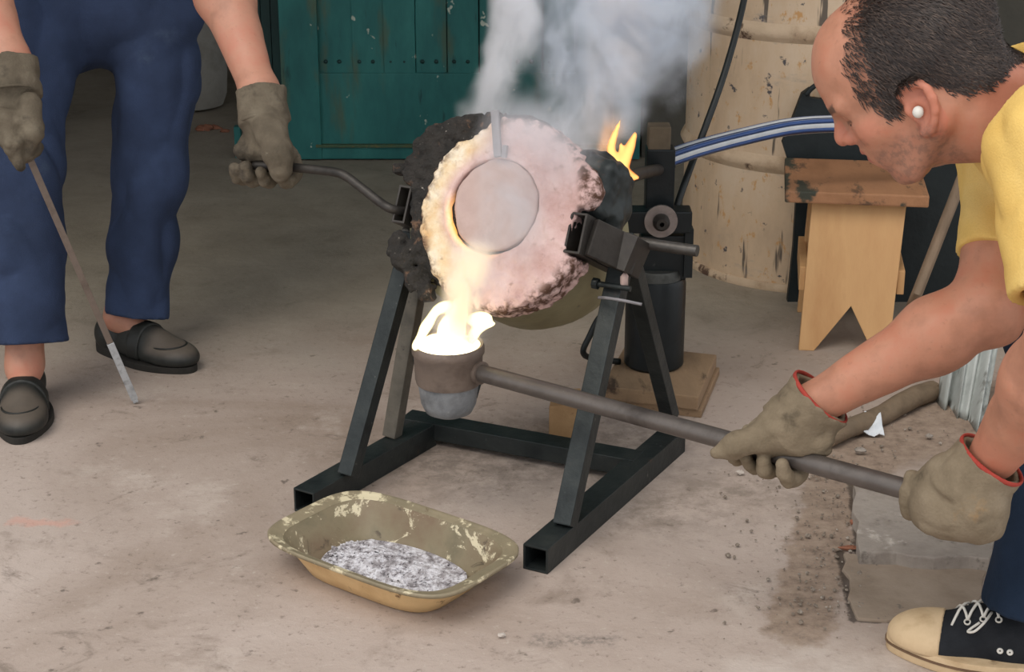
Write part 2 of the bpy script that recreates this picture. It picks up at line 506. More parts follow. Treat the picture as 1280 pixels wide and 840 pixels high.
# ---- green door, boards and rails each a piece
def mat_green(name, cols, marks=True):
    t = NT(name); v = t.coords((1, 1, 0.35)); n = t.noise(v, 9, 8, 0.65)
    c = t.ramp(n, [(0.3, lin(cols[0])), (0.52, lin(cols[1])), (0.7, lin(cols[2]))])
    if marks:
        v2 = t.coords((1, 1, 0.8), loc=(2.3, 0, 4.1))
        c = t.mix(t.step(t.noise(v2, 20, 3, 0.6), 0.675, 0.715), c, lin((178, 186, 170)))
        v3 = t.coords((1, 1, 0.25), loc=(7.3, 0, 1.1))
        c = t.mix(t.math('MULTIPLY', t.step(t.noise(v3, 11, 4, 0.5), 0.60, 0.74), 0.6), c, lin((96, 88, 48)))
        v4 = t.coords((1, 1, 0.2), loc=(1.3, 0, 8.1))
        c = t.mix(t.math('MULTIPLY', t.step(t.noise(v4, 30, 4, 0.6), 0.62, 0.74), 0.6), c, lin((18, 40, 40)))
    t.bsdf(c, 0.55, 0, t.noise(v, 40, 5, 0.6), 0.25, 0.004, 0.35)
    return t.m
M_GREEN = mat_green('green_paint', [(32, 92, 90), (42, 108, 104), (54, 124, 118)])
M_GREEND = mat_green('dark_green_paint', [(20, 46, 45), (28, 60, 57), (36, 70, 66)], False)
M_OCHRE = pmat('worn_ochre_paint', [(96, 92, 52), (64, 92, 70), (120, 104, 56)], 30, 0.7)
D = lambda px, py: PY(px, py, YD)
door = thing('door_1', 'teal green boarded door standing closed behind the smoke', None, (D(560, 197).x, YD, 0.0)); door['kind'] = 'structure'
def dslab(name, x0, x1, y0, y1, thick, fwd, mat, bev=0.003, z1=None, par=door):
    a, b = D(x0, y1), D(x1, y0); zt = b.z if z1 is None else z1
    m = MB(); m.box(((a.x + b.x) / 2, YD - fwd + thick / 2, (a.z + zt) / 2), (abs(b.x - a.x), thick, zt - a.z))
    return commit(name, m, mat, par, bevel=bev)
dslab('stile', 358, 397, 0, 195, 0.04, 0.045, M_GREEN, z1=2.1)
dslab('stile', 765, 803, 0, 195, 0.04, 0.045, M_GREEN, z1=2.1)
xs = [399, 441, 480, 519.5, 559, 599, 638, 678, 720, 763]
for i in range(len(xs) - 1):
    dslab('plank', xs[i] + 1.0, xs[i + 1] - 1.0, 0, 90, 0.02, 0.024 + 0.003 * (i % 3), M_GREEN, z1=2.1)
dslab('lower_panel', 399, 763, 89, 178, 0.02, 0.032, M_GREEN)
dslab('ledge', 397, 765, 176.5, 180, 0.02, 0.050, M_OCHRE, 0.001)
dslab('bottom_rail', 397, 765, 180, 195, 0.04, 0.040, M_GREEN)
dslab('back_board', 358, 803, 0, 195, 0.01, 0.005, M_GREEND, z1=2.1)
mb = MB()
for i in range(len(xs) - 1):
    for dx in (9, 26):
        c = D(xs[i] + dx, 75); mb.lathe([(0.007, 0), (0.006, 0.003), (0.002, 0.005)], 8, Matrix.Translation((c.x, YD - 0.026, c.z)) @ Matrix.Rotation(math.pi / 2, 4, 'X'))
commit('rivet', mb, M_GREEND, door, kind='stuff', smooth=True)
# dark leaf folded back in the opening on the left
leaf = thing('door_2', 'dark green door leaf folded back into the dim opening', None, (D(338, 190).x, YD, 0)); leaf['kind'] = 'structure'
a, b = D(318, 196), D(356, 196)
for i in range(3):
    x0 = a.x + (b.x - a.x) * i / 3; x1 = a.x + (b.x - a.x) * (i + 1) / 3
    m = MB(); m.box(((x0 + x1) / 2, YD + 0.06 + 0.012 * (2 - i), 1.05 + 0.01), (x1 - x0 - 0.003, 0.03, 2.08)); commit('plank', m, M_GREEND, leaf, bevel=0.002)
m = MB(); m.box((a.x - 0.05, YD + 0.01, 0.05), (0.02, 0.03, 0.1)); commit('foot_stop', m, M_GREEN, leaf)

# ---- paving at the right: slabs, dirt, joints
M_SLAB = pmat('stone_slab', [(116, 106, 98), (158, 148, 138), (138, 128, 120)], 9, 0.9, bump=0.8, bscale=40, spots=[((104, 96, 88), 20, 0.56, 0.70), ((206, 196, 186), 13, 0.58, 0.72)])
M_SLAB2 = pmat('worn_slab', [(128, 112, 96), (150, 134, 118), (162, 146, 130)], 8, 0.9, bump=0.6, bscale=40, spots=[((92, 88, 86), 24, 0.62, 0.70)])
M_PALE = pmat('pale_concrete', [(150, 138, 126), (188, 178, 168), (200, 192, 184)], 5, 0.9, bump=0.5, bscale=50, spots=[((116, 106, 96), 9, 0.6, 0.72)])
M_DIRT = pmat('dirt', [(112, 96, 80), (138, 120, 102), (126, 110, 94)], 30, 0.95, bump=0.8, bscale=90, spots=[((84, 72, 60), 40, 0.6, 0.72), ((176, 160, 140), 70, 0.66, 0.75)])
def slab(name, px, z, mat, wob=0.006, low=-0.03):
    pts = []
    base = [G(x, y, z) for x, y in px]
    for i, p in enumerate(base):
        q = base[(i + 1) % len(base)]
        for k in range(7):
            w = p.lerp(q, k / 7); pts.append(w + Vector((rng.uniform(-wob, wob), rng.uniform(-wob, wob), 0)))
    m = MB(); m.prism([(p.x, p.y, low) for p in pts], (0, 0, z - low))
    return commit(name, m, mat, floor, bevel=0.003)
slab('paving_slab', [(1066, 604), (1075, 690), (1236, 698), (1262, 640), (1250, 608)], 0.028, M_SLAB)
slab('paving_slab', [(1052, 690), (1068, 773), (1212, 776), (1238, 700)], 0.005, M_SLAB2)
M_STONE = pmat('gravel', [(150, 138, 124), (120, 108, 96), (180, 170, 158)], 60, 0.9)
mb = MB()
for i in range(420):
    u = rng.random()
    if u < 0.6: px, py = rng.normal(1030, 28), rng.uniform(575, 770)
    elif u < 0.8: px, py = rng.uniform(1040, 1240), rng.uniform(500, 600)
    else: px, py = rng.uniform(900, 1060), rng.uniform(540, 800)
    r = abs(rng.normal(0.0009, 0.0011)) + 0.0009
    p = G(px, py, 0.004); mb.blob((p.x, p.y, p.z + r * 0.3), (r, r * rng.uniform(0.7, 1.4), r * 0.7), i, 6, 4)
commit('gravel', mb, M_STONE, kind='stuff', label='loose grit and crumbs of stone on the dirt strip', cat='gravel')

# ================================================================== furnace
PIV_R = Vector((0.200, 2.927, 0.477)); PIV_L = Vector((-0.197, 3.130, 0.477))
N = Vector((0.888, -0.459, 0)).normalized(); Dh = Vector((0.459, 0.888, 0)).normalized()
TILT = math.radians(27)
A = (-Dh * math.cos(TILT) + Vector((0, 0, 1)) * math.sin(TILT)).normalized()
U = (Dh * math.sin(TILT) + Vector((0, 0, 1)) * math.cos(TILT)).normalized()
FO = (PIV_R + PIV_L) / 2
def FW(n, u, a): return FO + N * n + U * u + A * a
def FP(px, py, a=0.125):
    """pixel -> (n, u) on the furnace face plane at height a"""
    r = ray(px, py); o = Vector((0, 0, CAM_H)); q = FO + A * a
    t = (q - o).dot(A) / r.dot(A); w = o + r * t - FO
    return w.dot(N), w.dot(U)
M3 = Matrix((N, U, A)).transposed(); M4 = M3.to_4x4(); M4.translation = FO
MF = lambda a: Matrix.Translation(A * a) @ M4
M_BLACK = pmat('sooty_black_steel', [(26, 31, 32), (42, 47, 47), (56, 59, 57)], 14, 0.5, 0.3, 0.3, 70, spots=[((112, 112, 106), 44, 0.66, 0.74), ((80, 58, 44), 18, 0.66, 0.78)])
M_CRUST = pmat('burnt_crust', [(26, 26, 25), (54, 50, 46), (38, 36, 33)], 22, 0.95, bump=1.0, bscale=90, bdist=0.012, spots=[((112, 86, 68), 30, 0.58, 0.70), ((170, 160, 150), 90, 0.64, 0.72)])
M_OLIVE = pmat('olive_shell_paint', [(120, 114, 86), (148, 140, 108), (134, 128, 100)], 6, 0.55, bump=0.2, spots=[((60, 58, 48), 14, 0.66, 0.76)])
M_STEEL = pmat('bare_steel', [(62, 60, 57), (88, 84, 80), (74, 72, 70)], 12, 0.42, 0.7, 0.2, 80, spots=[((50, 40, 34), 20, 0.6, 0.74)])
furn = thing('tilting_furnace', 'tipped round melting furnace with pink crumbling lining and sooty black rim, smoking', 'furnace', FO)
# shell: olive dome body behind, black band in front
mb = MB(); R0 = 0.171
prof = [(0.02, -0.262), (0.075, -0.255), (0.115, -0.238), (0.145, -0.205), (0.160, -0.165), (R0, -0.12), (R0, 0.02), (R0 + 0.004, 0.022), (R0 + 0.004, 0.05), (0.12, 0.05)]
mb.lathe(prof, 48, M4); commit('shell', mb, M_OLIVE, furn, smooth='auto')
mb = MB(); mb.lathe([(R0 + 0.0005, 0.030), (R0 + 0.004, 0.034), (R0 + 0.004, 0.062), (R0 - 0.02, 0.068)], 48, M4, close=False); commit('shell_band', mb, M_OLIVE, furn, smooth='auto')
def local_fn(f):
    """f(n,u,a) in the furnace frame -> world sdf"""
    def w(X, Y, Z):
        x, y, z = X - FO.x, Y - FO.y, Z - FO.z
        return f(x * N.x + y * N.y + z * N.z, x * U.x + y * U.y + z * U.z, x * A.x + y * A.y + z * A.z)
    return w
def disc(cn, cu, rn, ru, a0, a1, rnd=0.012, wob=0.0, seed=0, wf=3):
    g = np.random.default_rng(seed); ph = g.uniform(0, 6.28, 6); am = g.uniform(0.4, 1, 6)
    def f(n, u, a):
        x, y = (n - cn) / rn, (u - cu) / ru; r = np.sqrt(x * x + y * y); th = np.arctan2(y, x)
        w = 1 + wob * sum(am[i] * np.sin((wf + i * 2) * th + ph[i]) / (1 + 0.4 * i) for i in range(6))
        d1 = (r - w) * min(rn, ru) + rnd; d2 = np.maximum(a0 - a, a - a1) + rnd
        return np.minimum(np.maximum(d1, d2), 0) + np.sqrt(np.maximum(d1, 0) ** 2 + np.maximum(d2, 0) ** 2) - rnd
    return f
fb = bounds([FW(sx * 0.27, sy * 0.24, az) for sx in (-1, 1) for sy in (-1, 1) for az in (0.0, 0.16)], 0.01)
cn, cu = FP(609, 253)
F = Field(*fb, 0.0042)
F.fn(local_fn(disc(cn, cu, 0.166, 0.168, 0.03, 0.112, 0.02, 0.018, 3)), *fb)
for px, py, r, aa in ((495, 298, 0.016, 0.10), (502, 322, 0.022, 0.10), (514, 348, 0.018, 0.10), (489, 310, 0.012, 0.09), (530, 366, 0.016, 0.10), (513, 222, 0.018, 0.10), (518, 202, 0.021, 0.10), (530, 184, 0.023, 0.10), (547, 169, 0.023, 0.10), (568, 158, 0.021, 0.10), (592, 152, 0.018, 0.10)):
    n_, u_ = FP(px, py, aa); F.ell(FW(n_, u_, aa - 0.01), (r, r * 1.2, r), k=0.02)
F.disp(lambda x, y, z: 0.003 * vnoise(x, y, z, 34, 1) + 0.006 * vnoise(x, y, z, 95, 2))
commit('crust', F.mesh(), M_CRUST, furn, smooth=True, label='burnt black crust around the rim')
# pink refractory face with hole and pouring channel
hn, hu = FP(617, 258); HR = 0.084
cn, cu = FP(629, 266)
F = Field(*fb, 0.0036)
F.fn(local_fn(disc(cn, cu, 0.160, 0.171, 0.05, 0.128, 0.012, 0.010, 5)), *fb)
n_, u_ = FP(738, 235); F.ell(FW(n_ - 0.015, u_, 0.10), (0.03, 0.045, 0.03), k=0.02)
for (px, py) in ((486, 232), (500, 208), (522, 180), (552, 154), (586, 132)):    # upper left edge is broken off
    n_, u_ = FP(px, py); F.ell(FW(n_, u_, 0.12), (0.040, 0.040, 0.07), k=0.012, op='s')
n_, u_ = FP(734, 292); F.box(FW(n_ + 0.01, u_, 0.10), (0.040, 0.042, 0.12), M3, 0.008, 0.008, 's')
n_, u_ = FP(735, 350); F.ell(FW(n_ + .015, u_, 0.12), (0.034, 0.034, 0.06), k=0.016, op='s')
l1 = FP(592, 322); l2 = FP(570, 398)
F.rc(FW(*l1, 0.145), FW(*l2, 0.150), 0.020, 0.030, 0.015, op='s')
for (px, py, rr_) in ((752, 262, .02), (722, 333, .016), (708, 372, .018), (668, 398, .016), (690, 390, .012), (640, 404, .014)):
    n_, u_ = FP(px, py); F.ell(FW(n_, u_, 0.13), (rr_, rr_, rr_ * 2), k=0.008, op='s')
F.disp(lambda x, y, z: 0.0035 * vnoise(x, y, z, 22, 3) + 0.0030 * vnoise(x, y, z, 70, 4) + 0.0026 * vnoise(x, y, z, 140, 9))
F.fn(local_fn(lambda n, u, a: np.maximum(np.sqrt((n - hn) ** 2 + (u - hu) ** 2) - HR, 0.04 - a)), *fb, k=0.006, op='s')
V, Q = F.mesh()
W = (V - np.array(FO)); ln, lu, la = W @ np.array(N), W @ np.array(U), W @ np.array(A)
def sm(x, lo, hi): 
    t = np.clip((x - lo) / (hi - lo), 0, 1); return t * t * (3 - 2 * t)
ang = np.arctan2(lu - hu, ln - hn); rr = np.hypot(ln - hn, lu - hu)
scorch = sm(-ln, -0.02, 0.06) * sm(rr, HR, HR + 0.03)     # left side is burnt yellow by the melt
edge = sm(np.hypot((ln - cn) / 0.158, (lu - cu) / 0.170), 0.86, 1.0)
hotf = sm(0.012 - np.abs(rr - HR), 0, 0.012) * sm(np.cos(ang - math.radians(232)), 0.35, 0.95)
t = NT('refractory_lining'); v = t.coords(); n1 = t.noise(v, 16, 8, 0.65); n2 = t.noise(v, 55, 6, 0.6)
c = t.ramp(n1, [(0.3, lin((196, 158, 150))), (0.52, lin((214, 182, 176))), (0.7, lin((224, 198, 192)))])
c2 = t.ramp(n1, [(0.32, lin((214, 172, 122))), (0.5, lin((228, 204, 168))), (0.66, lin((238, 226, 206)))])
c = t.mix(t.attr('scorch'), c, c2)
c = t.mix(t.math('MULTIPLY', t.attr('edge'), t.step(n2, 0.40, 0.6)), c, lin((96, 70, 58)))
c = t.mix(t.math('MULTIPLY', t.step(n2, 0.60, 0.72), 0.45), c, lin((140, 108, 96)))
bs = t.bsdf(c, 0.95, 0, t.math('ADD', n1, n2), 0.7, 0.008, 0.2)
bs.inputs['Emission Color'].default_value = lin((255, 176, 60))
t.l(t.math('MULTIPLY', t.attr('hot'), 0.9), bs.inputs['Emission Strength'])     # red-hot brick at the mouth
commit('lining', (V, Q), t.m, furn, smooth=True, label='crumbling pink refractory face', attrs={'scorch': scorch, 'edge': edge, 'hot': hotf})
# plug in the mouth, leaving a glowing crescent at the lower left
M_PLUG = pmat('ashy_plug', [(166, 140, 130), (184, 160, 152), (176, 152, 146)], 12, 0.9, bump=0.5, bscale=40, spots=[((132, 108, 98), 26, 0.66, 0.78)])
F = Field(*fb, 0.004)
F.fn(local_fn(disc(hn + 0.0016, hu + 0.0036, 0.0800, 0.0815, 0.06, 0.124, 0.005, 0.010, 8)), *fb)
F.disp(lambda x, y, z: 0.003 * vnoise(x, y, z, 40, 6))
commit('mouth_plug', F.mesh(), M_PLUG, furn, smooth=True, label='round grey plug closing the mouth')
t = NT('molten_glow'); e = t.n('ShaderNodeEmission'); e.inputs['Color'].default_value = lin((255, 200, 90)); e.inputs['Strength'].default_value = 5
t.l(e.outputs[0], t.out.inputs['Surface']); M_GLOW = t.m
mb = MB(); mb.lathe([(0.0, 0.052), (0.088, 0.052), (0.088, 0.046), (0.0, 0.046)], 40, Matrix.Translation(N * hn + U * hu) @ M4, close=False)
commit('molten_pool', mb, M_GLOW, furn, label='glowing melt behind the plug')
# lid strap and its stub
s0, s1 = FP(623, 141), FP(626, 198)
M_GREYST = pmat('grey_strap', [(118, 116, 118), (140, 136, 138)], 30, 0.6, 0.3)
mb = MB(); mb.bar(FW(*s0, 0.140), FW(*s1, 0.136), 0.014, 0.007, up=A); commit('lid_strap', mb, M_GREYST, furn, bevel=0.001)
s0, s1 = FP(636, 184), FP(633, 199); mb = MB(); mb.bar(FW(*s0, 0.138), FW(*s1, 0.135), 0.008, 0.007, up=A); commit('strap_stub', mb, M_GREYST, furn)
# square tube sockets both sides
def socket(p0, p1, a1, a0, w, h, name='tube_socket'):
    n0, u0 = FP(*p0, a1); mb = MB(); mb.bar(FW(n0, u0, a1), FW(n0 + p1, u0, a0), w, h, up=U, hollow=0.004)
    return commit(name, mb, M_STEELD, furn, bevel=0.0008)
M_STEELD = pmat('dark_mill_steel', [(44, 42, 40), (66, 62, 58), (54, 50, 48)], 16, 0.5, 0.5, 0.2, 70, spots=[((110, 106, 100), 40, 0.66, 0.74)])
socket((502, 255), 0.0, 0.105, -0.02, 0.026, 0.068)
socket((719, 291), 0.012, 0.130, -0.04, 0.031, 0.070)
n0, u0 = FP(719, 291, 0.13)
mb = MB(); mb.bar(FW(n0 + 0.022, u0 + 0.0, 0.112), FW(n0 + 0.075, u0 - 0.012, 0.03), 0.012, 0.064, up=U); mb.bar(FW(n0 + 0.02, u0, 0.03), FW(n0 + 0.08, u0 - 0.012, 0.03), 0.07, 0.064, up=U)
commit('pivot_bracket', mb, M_STEELD, furn, bevel=0.002)
# black shoulder block upper right (burner inlet)
F = Field(*fb, 0.0045); n_, u_ = FP(756, 240, 0.09)
F.box(FW(n_ - 0.012, u_, 0.05), (0.030, 0.052, 0.055), M3, 0.018); F.ell(FW(n_ - 0.05, u_ + 0.03, 0.05), (0.05, 0.05, 0.05), k=0.03); F.rc(FW(n_ - 0.01, u_ - 0.03, 0.05), FW(n_ + 0.012, u_ - 0.09, 0.04), 0.026, 0.018, 0.02)
F.disp(lambda x, y, z: 0.006 * vnoise(x, y, z, 30, 7) + 0.003 * vnoise(x, y, z, 80, 7))
commit('burner_inlet', F.mesh(), M_BLACK, furn, smooth=True, label='charred black burner inlet')
# brown ear on the far left behind the rim
n_, u_ = FP(487, 212, 0.02); mb = MB(); mb.bar(FW(n_ + 0.018, u_, 0.03), FW(n_ + 0.07, u_ + 0.005, 0.03), 0.02, 0.030, up=A); commit('lift_lug', mb, M_CRUST, furn, bevel=0.006)

# ------------------------------------------------------------------ stand
stand = thing('furnace_stand', 'black welded steel frame on the floor carrying the pink faced furnace', 'stand', Vector(((PIV_R.x + PIV_L.x) / 2, (PIV_R.y + PIV_L.y) / 2, 0)))
SQ = 0.046
def skid(a, b, name='base_beam'):
    mb = MB(); mb.bar(a, b, SQ, SQ, hollow=0.004); return commit(name, mb, M_BLACK, stand, bevel=0.0015)
rb0, rb1 = G(669, 699, SQ / 2), G(843, 548, SQ / 2); skid(rb0, rb1)
lb0, lb1 = G(380, 628, SQ / 2), G(533, 540, SQ / 2); skid(lb0, lb1)
dl = (rb1 - rb0).normalized()
ca, cb = G(518, 520, SQ + 0.0), G(790, 582, SQ + 0.0)
mb = MB(); mb.bar(G(508, 527, 0.030), G(798, 580, 0.030), 0.05, 0.034); commit('cross_beam', mb, M_BLACK, stand, bevel=0.0015)
apR = PIV_R + N * 0.0; apL = P(517, 292, 3.19)
def angle_leg(a, b, w, name='leg', mat=None):
    a = Vector(a); b = Vector(b); d = (b - a).normalized(); x = d.cross(N).normalized()
    mb = MB(); mb.bar(a, b, 0.005, w, up=x); mb.bar(a - N * w / 2 + x * w / 2, b - N * w / 2 + x * w / 2, w, 0.005, up=x)
    return commit(name, mb, mat or M_BLACK, stand, bevel=0.0008)
def sq_leg(a, b, w, name='leg', mat=None):
    mb = MB(); mb.bar(a, b, w, w, up=N); return commit(name, mb, mat or M_BLACK, stand, bevel=0.002)
M_GREYLEG = pmat('worn_grey_steel', [(84, 80, 72), (104, 98, 88), (70, 68, 62)], 14, 0.55, 0.3, spots=[((40, 40, 38), 30, 0.62, 0.72)])
sq_leg(G(706, 657, SQ), apR + Vector((0, 0, 0.012)), 0.033)
sq_leg(G(838, 522, SQ), apR + Vector((0, 0, -0.01)) + N * 0.0, 0.028)
sq_leg(G(435, 594, SQ), apL, 0.030)
sq_leg(G(490, 545, SQ), P(530, 305, 3.24), 0.028, mat=M_GREYLEG)
mb = MB(); mb.tube([PIV_R - N * 0.03 + Vector((0, 0, 0.0)), PIV_R + N * 0.13], 0.010, 16); commit('pivot_pin', mb, M_STEEL, stand, smooth='auto', label='bright round pivot pin')
mb = MB(); mb.tube([P(517, 292, 3.19) - N * 0.02, P(517, 292, 3.19) + N * 0.02], 0.010, 12); commit('pivot_pin', mb, M_STEEL, stand, smooth='auto')
# screw clamp and wire on the front right leg
q = P(768, 358, PIV_R.y / ray(768, 358).y - 0.075); mb = MB(); mb.tube([q - N * 0.035, q + N * 0.03], 0.005, 10); mb.tube([q - N * 0.04, q - N * 0.03], 0.010, 8); commit('clamp_screw', mb, M_BLACK, stand, smooth='auto')
q2 = q + Vector((0.0, -0.02, -0.018)); mb = MB(); mb.tube(spline([q2 - N * 0.03, q2 - N * 0.01 + A * 0.012, q2 + N * 0.02 + A * 0.012, q2 + N * 0.05]), 0.003, 6); commit('wire', mb, M_GREYST, stand, smooth=True)
mb = MB(); mb.blob(P(780, 351, PIV_R.y / ray(780, 351).y - 0.078), (0.007, 0.006, 0.014), 4); commit('lining_splash', mb, bpy.data.materials['ashy_plug'], stand, smooth=True, label='pink dab of lining')

# ------------------------------------------------------------------ tilt lever in the left socket
n0, u0 = FP(502, 255, 0.105); so = FW(n0, u0, 0.04)
lv = [P(318, 207, 3.24), P(345, 208, 3.22), P(372, 210, 3.20), P(402, 213, 3.18), P(428, 218, 3.16), P(452, 235, 3.15), P(474, 252, 3.14), P(492, 262, 3.13), so + N * -0.002]
mb = MB(); mb.tube(spline(lv, 6), 0.0085, 12)
commit('tilt_lever', mb, M_STEELD, smooth=True, label='bent dark steel tilting lever joining glove to furnace side socket', cat='lever')

# ------------------------------------------------------------------ ladle
RC = P(560, 430, 2.96); RR = 0.0605
ladle = thing('ladle', 'steel ringed pouring ladle with a long round pipe handle, full of molten metal', 'ladle', RC - Vector((0, 0, 0.13)))
M_RING = pmat('heated_steel_ring', [(92, 80, 72), (122, 108, 98), (108, 96, 88)], 18, 0.5, 0.3, 0.25, 80, spots=[((120, 80, 56), 22, 0.66, 0.78)])
M_CRUC = pmat('glazed_crucible', [(76, 78, 80), (124, 126, 128), (98, 100, 102)], 16, 0.45, 0.0, 0.4, 60, spots=[((150, 150, 148), 34, 0.64, 0.74)])
LM = Matrix.Translation(RC)
mb = MB(); mb.lathe([(RR - 0.006, -0.01), (RR - 0.006, 0.0), (RR - 0.001, 0.002), (RR + 0.001, -0.004), (RR + 0.001, -0.014), (RR - 0.002, -0.018), (RR - 0.004, -0.060), (RR - 0.006, -0.068), (RR - 0.010, -0.068), (RR - 0.010, -0.01)], 40, LM, close=False)
commit('holding_ring', mb, M_RING, ladle, smooth='auto')
mb = MB(); mb.lathe([(0.0, -0.128), (0.026, -0.127), (0.040, -0.120), (0.047, -0.105), (0.052, -0.07), (0.053, -0.012), (0.048, -0.012), (0.044, -0.09), (0.0, -0.11)], 40, LM, close=False)
commit('crucible', mb, M_CRUC, ladle, smooth='auto', label='grey glazed crucible cup')
M_PIPE = pmat('pipe_steel', [(74, 68, 64), (104, 97, 92), (90, 84, 80)], 10, 0.42, 0.6, 0.15, 90, stretch=(1, 1, 1), spots=[((66, 54, 46), 14, 0.58, 0.72), ((150, 146, 140), 70, 0.7, 0.76)])
H0 = P(600, 466, 2.945); H1 = P(1200, 630, 2.375)
HD = (H1 - H0).normalized(); HRAD = 0.0148
mb = MB(); mb.tube([H0, H1], HRAD, 24); commit('handle', mb, M_PIPE, ladle, smooth='auto')
mb = MB(); mb.tube([H0 - HD * 0.012, H0 + HD * 0.004], HRAD + 0.005, 20); commit('handle_collar', mb, M_RING, ladle, smooth='auto')
mb = MB(); mb.bar(RC + Vector((-0.058, 0.01, -0.03)), RC + Vector((-0.036, 0.02, -0.125)), 0.010, 0.004, up=(-1, 0, 0)); commit('cradle_strap', mb, M_BLACK, ladle); mb = MB(); mb.bar(RC + Vector((0.056, -0.0, -0.06)), RC + Vector((0.046, 0.0, -0.095)), 0.014, 0.005, up=(1, 0, 0)); commit('cradle_strap', mb, M_BLACK, ladle)

# molten metal: pool, stream, fire at the rim
t = NT('white_hot_metal'); e = t.n('ShaderNodeEmission'); lw = t.n('ShaderNodeLayerWeight'); lw.inputs['Blend'].default_value = 0.4
e.inputs['Strength'].default_value = 3.0
t.l(t.ramp(lw.outputs['Facing'], [(0.0, lin((255, 248, 220))), (0.5, lin((255, 240, 190))), (1.0, lin((255, 216, 120)))]), e.inputs['Color'])
t.l(e.outputs[0], t.out.inputs['Surface']); M_HOT = t.m
fb2 = bounds([RC, FW(*l1, 0.14), FW(*l2, 0.14)], 0.085)
F = Field(*fb2, 0.003)
lipw = FW(*FP(571, 392, 0.135), 0.135)
F.chain([RC + Vector((0.004, 0.004, -0.006)), RC + Vector((0.006, 0.004, 0.022)), lipw, FW(*FP(580, 366, 0.128), 0.122)], [0.024, 0.021, 0.018, 0.008], 0.010)
F.ell(RC + Vector((0, 0, -0.004)), (RR - 0.001, RR - 0.001, 0.008), k=0.012)
F.disp(lambda x, y, z: 0.0025 * vnoise(x, y, z, 45, 11))
commit('molten_metal', F.mesh(), M_HOT, smooth=True, label='white hot molten stream falling from the furnace lip into the ladle', cat='molten metal')

# ================================================================== enamel tray with ash
PZ = 0.066
pa, pb, pc, pd = G(318, 672, PZ), G(432, 602, PZ), G(664, 676, PZ), G(556, 764, PZ)
PC = (pa + pb + pc + pd) / 4
ex = ((pc + pd) / 2 - (pa + pb) / 2); ey = ((pb + pc) / 2 - (pa + pd) / 2)
ha, hb = ex.length / 2, ey.length / 2; ex.normalize(); ey = Vector((-ex.y, ex.x, 0))
def superring(s, z, grow=0.0, n=72, e=2.0 / 4.2):
    out = []
    for k in range(n):
        a = 2 * math.pi * k / n; c, d = math.cos(a), math.sin(a)
        x = (ha * s + grow) * math.copysign(abs(c) ** e, c); y = (hb * s + grow) * math.copysign(abs(d) ** e, d)
        p = PC + ex * x + ey * y; out.append((p.x, p.y, z))
    return out
def shell_of(rings, capA=False, capB=False):
    mb = MB(); n = len(rings[0])
    vs = [p for r in rings for p in r]; fs = [(i * n + k, i * n + (k + 1) % n, (i + 1) * n + (k + 1) % n, (i + 1) * n + k) for i in range(len(rings) - 1) for k in range(n)]
    if capA: fs.append(tuple(reversed(range(n))))
    if capB: fs.append(tuple(range((len(rings) - 1) * n, len(rings) * n)))
    return mb.add(vs, fs)
tray = thing('enamel_tray', 'old chipped enamel roasting tin on the concrete holding grey ash', 'tray', Vector((PC.x, PC.y, 0)))
t = NT('tray_inside'); v = t.coords(); n1 = t.noise(v, 7, 8, 0.62); n2 = t.noise(v, 22, 6, 0.7, 0.8)
c = t.ramp(n1, [(0.3, lin((98, 92, 72))), (0.5, lin((130, 118, 94))), (0.68, lin((118, 98, 78)))])
c = t.mix(t.step(t.noise(t.coords(loc=(3.1, 2, 0)), 13, 9, 0.74, 1.4), 0.545, 0.585), c, lin((206, 194, 164)))
c = t.mix(t.step(n2, 0.60, 0.7), c, lin((88, 76, 60)))
t.bsdf(c, 0.55, 0, n2, 0.3, 0.004); M_TIN = t.m
M_TINOUT = pmat('tray_outside', [(196, 160, 112), (218, 184, 134), (206, 176, 128)], 9, 0.55, bump=0.3, spots=[((104, 72, 44), 30, 0.58, 0.68), ((96, 70, 48), 12, 0.62, 0.72)])
M_TINRIM = pmat('tray_rim', [(108, 100, 80), (140, 128, 104), (124, 114, 92)], 10, 0.5, bump=0.3, spots=[((208, 196, 164), 26, 0.55, 0.62), ((84, 64, 48), 30, 0.66, 0.74)])
rg = [superring(0.62, 0.004), superring(0.665, 0.008), superring(0.73, 0.024), superring(0.85, 0.056), superring(0.875, 0.0615)]
commit('basin', shell_of(rg, True), M_TIN, tray, smooth=True, label='brown chipped inside of the tin', fix=False)
rg = [superring(0.61, 0.0), superring(0.675, 0.004), superring(0.74, 0.022), superring(0.86, 0.055), superring(0.875, 0.060)]
commit('outer_wall', shell_of(rg, True), M_TINOUT, tray, smooth=True, label='cream rust-specked outside of the tin')
rg = [superring(0.872, 0.0615), superring(0.90, 0.0635), superring(0.965, 0.065), superring(0.985, 0.068), superring(1.0, 0.066), superring(0.998, 0.061), superring(0.975, 0.060), superring(0.90, 0.060), superring(0.872, 0.0615)]
commit('rim', shell_of(rg), M_TINRIM, tray, smooth=True)
